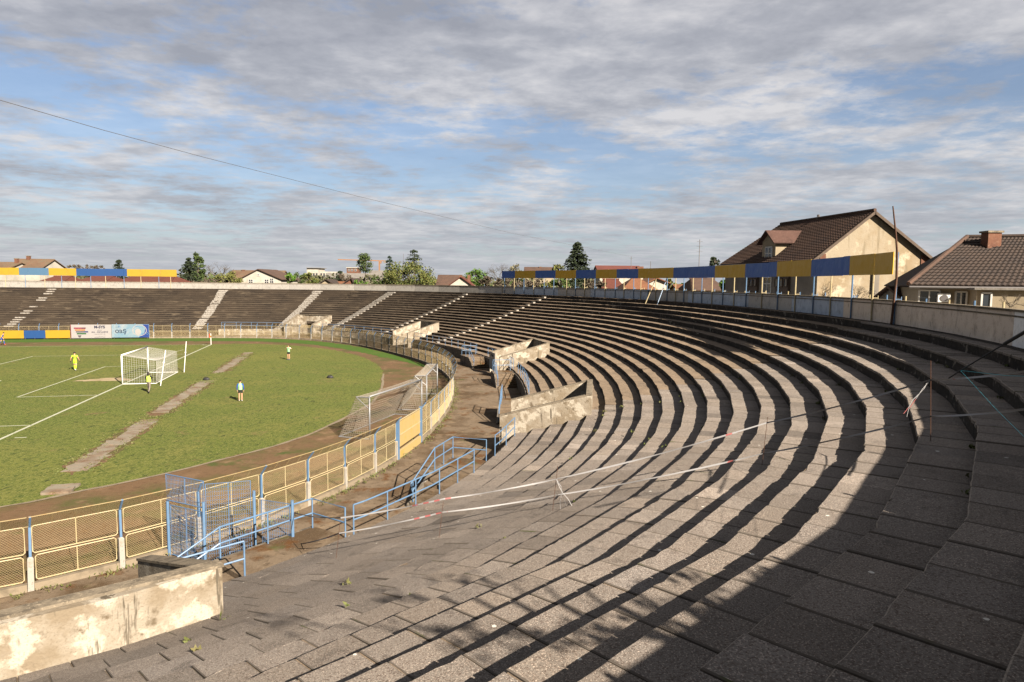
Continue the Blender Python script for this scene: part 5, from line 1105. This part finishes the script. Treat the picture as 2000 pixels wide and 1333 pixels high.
m = MB(); p = np.array(ea)*.45+np.array(e2)*.55; m.tube([V(p, zr), V(p, zr+.55)], .13, 6); m.build('vent', 'steel_dark', bh)
# dormer on the left slope
wd = rl; nd = axh                              # along the wall (away), outwards (left)
def along_px(x, z):
    a_, c_ = 0.0, 14.0
    for _ in range(40):
        m_ = (a_+c_)/2; q = proj(V(A0+wd*m_, z))[0]
        if q > x: a_ = m_
        else: c_ = m_
    return (a_+c_)/2
zdt = ze+2.6; d0, d1 = along_px(1516, ze+1), along_px(1490, ze+1); dm = (d0+d1)/2; zde = ze+1.55
for _ in range(30):
    if proj(V(A0+wd*dm, zdt))[1] > 455: zdt += .05
zde = zdt-(d1-d0)*.42
m = MB(); bk = -nd*3.2; Pd = lambda a_, z: V(A0+wd*a_+nd*.05, z)
m.prism([Pd(d0, ze-.6), Pd(d1, ze-.6), Pd(d1, zde), Pd(dm, zdt-.12), Pd(d0, zde)], (0, 0, 0), tuple(bk)); dor = m.build('dormer', 'stucco_cream', bh)
m = MB(); hw_ = (d1-d0)/2; sd = (zdt-zde)/hw_
for s in (-1, 1):
    xo = dm+s*(hw_+.35); ze_ = zde-sd*.35
    quad_thick(m, [np.array(Pd(dm, zdt))+nd*.4, np.array(Pd(xo, ze_))+nd*.4, np.array(Pd(xo, ze_))-nd*4.5, np.array(Pd(dm, zdt))-nd*5.5], .12)
m.build('dormer_roof', 'roof_dormer', dor)
window(bh, V(A0+wd*(dm-.1)+nd*.05, ze+.35), tuple(-wd), 1.15, 1.5, 1)
window(bh, V(A0+wd*dm, ze-2.55), tuple(-wd), 1.3, 1.5, 1)
for a_, c_ in ((d0-2.6, d0-.5), (d1+.4, d1+2.4)):
    m = MB(); m.bar(V(A0+wd*a_+nd*.12, ze-2.5), V(A0+wd*c_+nd*.12, ze-2.5), .25, 1.5); o = m.build('balcony_panel', 'timber', bh)
    for q in np.linspace(a_+.3, c_-.3, 3): window(bh, V(A0+wd*q+nd*.25, ze-2.3), tuple(-wd), .5, .7, 0, 'timber')
p = aty(1762, 575, 50); house_x('low dark red shed roof between the two big houses', 1742, 1786, 563, 590, 47, 4, 'stucco_grey', 'roof_brown')
# ------------------------------------------------------------------ lower house on the right
C0 = aty(1774, 561, 40.0); zE = 9.02; C0[2] = zE; RG0 = aty(1889, 468, 44.8); zG = RG0[2]; RG1 = aty(2130, 449, 42.4); RG1[2] = zG; dR = (RG1-RG0)/np.linalg.norm(RG1-RG0); C1 = C0+dR*22; C1[2] = zE; RG1 = RG0+dR*14
rh = thing('house', 'low house with a big dark pantile roof and brick chimney at the right edge', 'house', (*((C0+C1)/2)[:2], 0))
nb = np.array([-dR[1], dR[0], 0]); wI = C0+dR*.7+nb*.6
m = MB(); q = [wI, wI+dR*22, wI+dR*22+nb*8, wI+nb*8]; m.hexa([V(p, 0) for p in q], [V(p, zE-.05) for p in q]); m.build('wall', 'stucco_cream', rh)
m = MB(); quad_thick(m, [C0, C1, RG1+dR*9, RG0], .08); Bk = RG0*2-C0; Bk[2] = zE; quad_thick(m, [C0, RG0, V(C0+nb*9.4, zE)], .08); rf = m.build('roof', 'roof_dark', rh)
ns = np.cross(C1-C0, RG0-C0); ns = ns/np.linalg.norm(ns); ns = ns if ns[2] > 0 else -ns
tile_slope(C0+ns*.09, C0+dR*17+ns*.09, RG0+dR*12+ns*.09, RG0+ns*.09, 17, 58, 'roof_dark', rh, .05, .05)
m = MB(); m.tube([C0+np.array([0, 0, .16]), RG0+np.array([0, 0, .2])], .14, 6); m.build('hip_ridge', 'roof_brown', rf); m = MB(); m.tube([RG0+np.array([0, 0, .18]), RG0+dR*14+np.array([0, 0, .18])], .14, 6); m.build('ridge', 'roof_dark', rf)
p = aty(1941, 455, 43.0); chimney(rh, p[0], 43.2, zG-1.2, p[2], .85)
m = MB(); m.tube([C0+np.array([0, -.1, -.03]), C0+dR*16+np.array([0, -.1, -.03])], .08, 6); m.build('gutter', 'steel_dark', rh)
def on_wall(x, y):
    d = ray(x, y); o3 = np.array([0, 0, EYE]); lam = ((wI-o3)@nb)/(d@nb); return o3+d*lam
for x, y, w, h in ((1814, 584, 1.05, 1.0), (1876, 587, .55, 1.0)): p = on_wall(x, y); window(rh, tuple(p), tuple(dR), w, h, 1)
p = on_wall(1841, 582)-nb*.25; ac = thing('air_conditioner', 'white air conditioner unit on the wall of the low house', 'air conditioner', tuple(p)); m = MB(); m.box(tuple(p), (.62, .34, .5), math.atan2(dR[1], dR[0])); m.build('casing', 'plastic_white', ac); m = MB(); X = Vector(dR); 
cc = Vector(p)-Vector(nb)*.18
m.tube([cc, cc-Vector(nb)*.03], .19, 14); m.build('fan_grille', 'steel_dark', ac)
an0 = on_wall(1893, 580)-nb*1.6; an1 = on_wall(2080, 585)-nb*1.6
m = MB(); zA = 9.02; q = [an0, an1, an1+nb*1.7, an0+nb*1.7]; m.hexa([V(p, 0) for p in q], [V(p, zA-.15) for p in q]); anx = m.build('annex', 'stucco_cream', rh)
m = MB(); m.hexa([V(p+o_, zA-.14) for p, o_ in zip(q, (-nb*.3-dR*.2, -nb*.3, nb*0, -dR*.2))], [V(p+o_, zA-.02) for p, o_ in zip(q, (-nb*.3-dR*.2, -nb*.3, nb*0, -dR*.2))]); m.build('annex_roof', 'roof_grey', anx)
p = on_wall(1905, 584); p = p-nb*1.6*(1); window(rh, tuple(an0+dR*.45+np.array([0, 0, 0])*1)[:2]+(8.15,), tuple(dR), .45, 1.1, 0)

# ================================================================== TREES
def leaf_mesh(pts, dirs, size, mate, aspect=.55, jit=.35):
    n = len(pts); pts = np.array(pts); d = np.array(dirs)+RNG.normal(0, jit, (n, 3)); d /= np.linalg.norm(d, axis=1)[:, None]
    r = RNG.normal(0, 1, (n, 3)); a = np.cross(d, r); a /= np.linalg.norm(a, axis=1)[:, None]; sz = size*RNG.uniform(.6, 1.4, (n, 1))
    v = np.stack([pts-d*sz*.5, pts+a*sz*aspect*.5, pts+d*sz*.5, pts-a*sz*aspect*.5], 1).reshape(-1, 3)
    m = MB(); m.v = [tuple(x) for x in v]; m.f = [(4*i, 4*i+1, 4*i+2, 4*i+3) for i in range(n)]; m.m = [0]*n; return m
def trunk(th, x, y, h, r, mate='bark'):
    m = MB(); m.tube([(x, y, -.1), (x+.05, y, h*.4), (x, y+.05, h)], [r, r*.7, r*.2], 7); m.build('trunk', mate, th)
def tree_top(px, py, Y): p = aty(px, py, Y); return p[0], p[2]
def conifer(label, px, py, Y, wpx, mate, layers=17, ragged=.25, n0=12, zb=2.0):
    x, h = tree_top(px, py, Y); f9 = max(0.0, min((9.0-zb)/(h-zb), .75)); R_ = wpx/2/FPX*Y/(1-f9**1.1)**.8*1.85; th = thing('conifer_tree', label, 'tree', (x, Y, 0)); trunk(th, x, Y, h*.97, .16+h*.012); P_, D_ = [], []
    pxm = Y/FPX
    for i in range(int(layers*n0*1.5)):
        f = RNG.uniform(0, 1)**.8; lay = (math.floor(f*layers)+RNG.uniform(0, .55))/layers; z = zb+(h-zb)*lay; r = R_*max(1-lay, 0)**.85*(1+ragged*.5*math.sin(lay*37+px))+.12
        a = RNG.uniform(0, 6.283); rr = r*RNG.uniform(.6, 1.12); drop = RNG.uniform(.05, .30)*rr
        for k in range(8):
            w = ((k+.6)/8)**.8; q = np.array([x+math.cos(a)*rr*w, Y+math.sin(a)*rr*w, z-drop*w*w+.05*rr*w])
            for e in range(2): P_.append(q+RNG.normal(0, .04+.045*rr, 3)); D_.append((math.cos(a)+RNG.normal()*.5, math.sin(a)+RNG.normal()*.5, -.3))
    leaf_mesh(P_, D_, max(.5, 2.6*pxm), mate, .42).build('crown', mate, th, fix=False); return th
def leafy(label, px, py, Y, wpx, hpx, mate, n=1600, clumps=26, power=1.0, size=None, zb=None, name='tree', sparse=1.0, mate2=None):
    x, h = tree_top(px, py, Y); k = Y/FPX; R_ = wpx/2*k; H = hpx*k; zc = h-H/2; th = thing(name, label, 'tree' if name != 'shrub' else 'shrub', (x, Y, 0)); trunk(th, x, Y, zc+H*.25, .14+h*.012)
    C_ = []
    for i in range(clumps):
        d = RNG.normal(0, 1, 3); d /= np.linalg.norm(d); r = RNG.uniform(.35, 1)**.5*.88
        C_.append(np.array([x+d[0]*R_*r*(1 if power == 1 else (1-.35*max(d[2], 0))), Y+d[1]*R_*r, zc+d[2]*H/2*r]))
    m = MB()
    for c in C_[:12]: m.tube([(x, Y, zc-H*.3), tuple((c+np.array([x, Y, zc]))/2+RNG.normal(0, .2, 3)), tuple(c)], [.10, .06, .025], 4)
    m.build('limbs', 'bark', th); P_, D_ = [], []
    cr = min(R_, H/2)*.42
    for i in range(n):
        c = C_[RNG.integers(len(C_))]; d = RNG.normal(0, 1, 3); d /= np.linalg.norm(d); P_.append(c+d*cr*RNG.uniform(.3, 1.05)*np.array([1, 1, .85])); D_.append(d)
    leaf_mesh(P_, D_, size or max(.38, 2.2*k), mate, .7, .8).build('crown', mate, th, fix=False)
    if mate2: leaf_mesh(P_[::3], D_[::3], (size or max(.38, 2.2*k))*1.1, mate2, .7, 1.2).build('crown', mate2, th, fix=False)
    return th
def bare(label, px, py, Y, wpx, hpx, mate='bark', depth=5, nroot=5, seed=1, name='tree', r0=.10, zbase=None, twig=True):
    rs = random.Random(seed); x, h = tree_top(px, py, Y); k = Y/FPX; th = thing(name, label, 'tree' if name == 'tree' else 'shrub', (x, Y, 0)); zb = h-hpx*k; m = MB(); ends = []
    if name == 'tree': trunk(th, x, Y, zb+.3, r0*2)
    def br(p, d, L_, r, lv):
        q = p+d*L_; m.tube([p, (p+q)/2+Vector((rs.gauss(0, .04), rs.gauss(0, .04), .02))*L_, q], [r, r*.8, r*.55], 4, caps=False); ends.append(q)
        if lv == 0: return
        for _ in range(rs.choice((2, 3, 3))):
            e = (d+Vector((rs.gauss(0, .55), rs.gauss(0, .55), rs.gauss(.12, .35)))).normalized(); br(q, e, L_*rs.uniform(.6, .88), r*.58, lv-1)
    H = hpx*k; sx = (wpx*k)/(H*1.1)
    if name != 'tree': trunk(th, x, Y, zb+.1, .05)
    for i in range(nroot): br(Vector((x+rs.gauss(0, .05), Y, zb)), Vector((rs.gauss(0, .8)*sx, rs.gauss(0, .3), 1)).normalized(), H*.30, r0, depth)
    zt = max(q[2] for q in ends); s = (h-zb)/(zt-zb) if zt > zb else 1
    m.v = [(a, b_, zb+(c-zb)*s if c > zb else c) for a, b_, c in m.v]; m.build('branches', mate, th, fix=False); return th
conifer('small dark spruce above the bright blue board at left', 232, 506, 165, 24, 'leaf_dark', 14)
conifer('dark ragged spruce just left of the tall poplar', 368, 502, 150, 26, 'leaf_dark', 18, .35, 9)
leafy('tall narrow poplar beside the dark spruce', 386, 487, 158, 25, 72, 'leaf_mid', 2200, 40, .5, None, mate2='leaf_dark')
bare('wide bare crowned tree right of the tall poplar', 427, 510, 165, 56, 36, 'leaf_brown', 5, 6, 3, r0=.09)
leafy('yellow green bush under the bare tree', 442, 530, 152, 62, 30, 'leaf_olive', 1300, 26)
leafy('bright green young tree next to the white gable house', 566, 531, 150, 22, 30, 'leaf_bright', 700, 14)
leafy('dark bush behind the bright green young tree', 582, 531, 175, 28, 26, 'leaf_mid', 700, 16); leafy('round green bush in front of the factory', 606, 533, 160, 34, 26, 'leaf_olive', 900, 18, mate2='leaf_mid')
conifer('little dark spruce in front of the factory', 664, 527, 200, 16, 'leaf_dark', 10); leafy('brownish bush below the little spruce', 672, 533, 170, 40, 24, 'leaf_brown', 700, 18)
leafy('tall leafy poplar in front of the crane jib', 713, 491, 230, 34, 50, 'leaf_mid', 2000, 26, .5, mate2='leaf_dark')
conifer('slim bluish spruce right of the crane', 761, 498, 210, 22, 'leaf_blue', 14, .2); conifer('broad dark spruce rising behind the olive willow', 809, 486, 190, 54, 'leaf_dark', 15, .4, 9)
leafy('big olive green willow over the far wall', 800, 512, 150, 112, 56, 'leaf_olive', 4200, 60, mate2='leaf_mid'); leafy('low green bush at the left foot of the olive willow', 745, 540, 150, 44, 22, 'leaf_mid', 800, 16); leafy('low bright bush below the brick gable', 700, 547, 146, 34, 14, 'leaf_bright', 500, 12)
leafy('fresh green round tree behind the white cottage', 929, 524, 175, 48, 38, 'leaf_bright', 1700, 26, mate2='leaf_mid')
bare('reddish bare tree at the left end of the boards', 976, 513, 170, 36, 40, 'leaf_brown', 5, 5, 5, r0=.08); leafy('pale budding tree behind the first boards', 1008, 510, 180, 32, 44, 'leaf_pale', 900, 18); leafy('pale bush under the first yellow board', 985, 540, 160, 40, 26, 'leaf_brown', 800, 16)
conifer('tall dark spruce standing above the boards', 1128, 472, 120, 52, 'leaf_dark', 22, .18, 15); leafy('pale green bush left of the tall spruce', 1091, 514, 150, 26, 24, 'leaf_olive', 600, 12)
leafy('green garden bush seen under the boards by the spruce', 1095, 543, 112, 40, 24, 'leaf_mid', 900, 16); leafy('brown hedge seen under the fourth board', 1045, 545, 120, 60, 22, 'leaf_brown', 900, 22); leafy('brown thicket seen under the boards right of the spruce', 1160, 547, 108, 50, 22, 'leaf_brown', 900, 20); leafy('light green bush seen under the second board', 1068, 546, 116, 28, 22, 'leaf_olive', 500, 10); leafy('dark bush seen under the first blue board', 1012, 547, 124, 32, 20, 'leaf_brown', 600, 12)
leafy('green tree seen under the boards beside the big house', 1424, 545, 88, 30, 26, 'leaf_bright', 900, 16, mate2='leaf_mid'); leafy('olive bush seen under the boards by the white gable', 1308, 546, 118, 16, 20, 'leaf_olive', 400, 8)
leafy('small palm like treetop above the blue board', 1397, 502, 140, 22, 20, 'leaf_dark', 500, 10); leafy('grey bush row left of the boards', 168, 516, 190, 80, 14, 'leaf_brown', 900, 26); leafy('green shrub under the left boards', 249, 542, 150, 22, 12, 'leaf_mid', 300, 8)
leafy('brown scrub behind the far wall left of the white gable house', 400, 545, 145, 70, 12, 'leaf_brown', 700, 20); leafy('brown bush right of the green tree by the first boards', 950, 538, 165, 30, 22, 'leaf_brown', 600, 12)
bare('bare shrub climbing the sunlit gable, leftmost', 1610, 543, 51, 60, 50, 'leaf_brown', 4, 4, 11, 'shrub', .035); bare('bare shrub climbing the sunlit gable, middle', 1672, 553, 50, 56, 40, 'leaf_brown', 4, 4, 12, 'shrub', .035); bare('bare shrub beside the dark pilaster', 1728, 556, 48, 46, 36, 'leaf_brown', 4, 4, 13, 'shrub', .035); bare('bare shrub in front of the annex at the right edge', 1975, 570, 33, 60, 30, 'leaf_brown', 4, 5, 14, 'shrub', .028)
# distant tree belt on the plain
P_, D_ = [], []
for i in range(9000):
    a = RNG.uniform(-1.0, .95); Y = RNG.uniform(380, 700); hgt = 6.5+4.2*max(0, math.sin(a*23)+math.sin(a*57+1))*.5+RNG.uniform(0, 2.2); P_.append((a*Y, Y, RNG.uniform(.2, 1)**.6*hgt)); D_.append(RNG.normal(0, 1, 3))
struct_ = leaf_mesh(P_, D_, 4.2, 'leaf_mid', .8, .6).build('distant_trees', 'leaf_mid', fix=False); tag(struct_, 'belt of distant trees along the horizon', 'trees', kind='stuff')
P_, D_ = [], []
for i in range(150):
    a = RNG.uniform(-.80, .22); Y = RNG.uniform(185, 300); top = 9.6+RNG.uniform(-.6, 1.5)+(1.2 if RNG.random() < .15 else 0); w = RNG.uniform(1.5, 4.0)
    for j in range(70): d = RNG.normal(0, 1, 3); d /= np.linalg.norm(d); P_.append((a*Y+d[0]*w, Y+d[1]*w, top-2.5+d[2]*2.5)); D_.append(d)
o = leaf_mesh(P_, D_, 1.05, 'leaf_garden', .75, .8).build('garden_trees', 'leaf_garden', fix=False); tag(o, 'mass of garden trees and hedges far beyond the wall', 'trees', kind='stuff')
P_, D_ = [], []
for i in range(420):
    t = RNG.uniform(76, 125); c = F3(t, RNG.choice([.02, .5, .55, 5.6], p=[.35, .3, .2, .15])+RNG.normal(0, .08), .0)
    for j in range(9): P_.append((c[0]+RNG.normal(0, .12), c[1]+RNG.normal(0, .12), .04+abs(RNG.normal(0, .05)))); D_.append((RNG.normal()*.5, RNG.normal()*.5, 1))
for i in range(70):
    k = int(RNG.integers(4, 19)); c = P3(RNG.uniform(80, 100), sk(k+1)-.05, zk(k)+.0); c = (c[0], c[1], c[2]+(zk(k+1)-zk(k))*(1-fr(k, 84)))
    for j in range(12): P_.append((c[0]+RNG.normal(0, .05), c[1]+RNG.normal(0, .05), c[2]+.01+abs(RNG.normal(0, .03)))); D_.append((RNG.normal()*.6, RNG.normal()*.6, 1))
for i in range(900):
    u = RNG.uniform(-32, 21); c = xy(u, RNG.choice([5.75, 7.15])+RNG.normal(0, .16))
    if RNG.random() < .25: c = xy(RNG.choice([-20.2, -19.0, -3.4, 2.4, 14.6, 16.5, 18.3])+RNG.normal(0, .3), RNG.uniform(5.8, 7.1))
    for j in range(7): P_.append((c[0]+RNG.normal(0, .16), c[1]+RNG.normal(0, .16), .02+abs(RNG.normal(0, .02)))); D_.append((RNG.normal(), RNG.normal(), .5))
o = leaf_mesh(P_, D_, .10, 'weed', .4, .5).build('weeds', 'weed', fix=False); tag(o, 'small weeds growing along the fence kerb and in the slab joints', 'weeds', kind='stuff')
# trees standing behind the camera whose shade falls on the near rows
def shade_tree(label, x, y, h, n, sd):
    th = thing('tree', label, 'tree', (x, y, 0)); trunk(th, x, y, h, .22); P_, D_ = [], []; m = MB()
    for i in range(sd):
        c = np.array([x, y, h-1.2])+RNG.normal(0, 1, 3)*np.array([.9, .9, .8]); m.tube([(x, y, h-3), tuple((c+np.array([x, y, h-2]))/2), tuple(c)], [.06, .04, .015], 4)
        for j in range(n): P_.append(c+RNG.normal(0, .17, 3)); D_.append(RNG.normal(0, 1, 3))
    m.build('limbs', 'bark', th, fix=False); leaf_mesh(P_, D_, .16, 'leaf_mid', .7, .8).build('crown', 'leaf_mid', th, fix=False)
shade_tree('leafy tree outside the wall behind the viewer', 7.9, -1.2, 13.0, 26, 13)
# crane and aerials
p = aty(741, 528, 520); cr = thing('tower_crane', 'orange tower crane far behind the factory', 'crane', (p[0], 520, 0)); zt = aty(741, 509, 520)[2]
m = MB(); m.bar((p[0], 520, 0), (p[0], 520, zt), 1.0); m.build('mast', 'crane', cr); j0, j1 = aty(660, 508, 520), aty(757, 511, 520); m = MB(); m.bar((j0[0], 520, zt+.3), (j1[0], 520, zt-.4), .7, .75); m.build('jib', 'crane', cr); m = MB(); m.box((j1[0]-1.5, 520, zt-1.2), (3, 1.5, 1.8)); m.build('counterweight', 'stucco_grey', cr); m = MB(); m.box((p[0]+1.0, 520, zt-1.6), (1.3, 1.3, 1.6)); m.build('cab', 'crane', cr)
def aerial(label, px, y0, y1, Y, arms=2):
    t_ = aty(px, y0, Y); th = thing('aerial_mast', label, 'aerial', (t_[0], Y, 0)); m = MB(); m.tube([(t_[0], Y, 0), t_], .06, 5); m.build('mast', 'steel_dark', th)
    for i in range(arms): z = t_[2]-.35-.8*i; m = MB(); m.bar((t_[0]-.5, Y, z), (t_[0]+.5, Y, z), .03); [m.bar((t_[0]-.4+.2*j, Y-.3, z), (t_[0]-.4+.2*j, Y+.3, z), .02) for j in range(5)]; m.build('antenna', 'steel_dark', th)
aerial('tall roof aerial mast above the middle blue board', 1367, 468, 520, 110, 3); aerial('short aerial above the red metal roof', 1233, 502, 521, 160, 1); aerial('thin mast beside the broad dark spruce', 788, 496, 520, 240, 0); aerial('short thin mast above the first long yellow board', 1271, 511, 522, 130, 0)
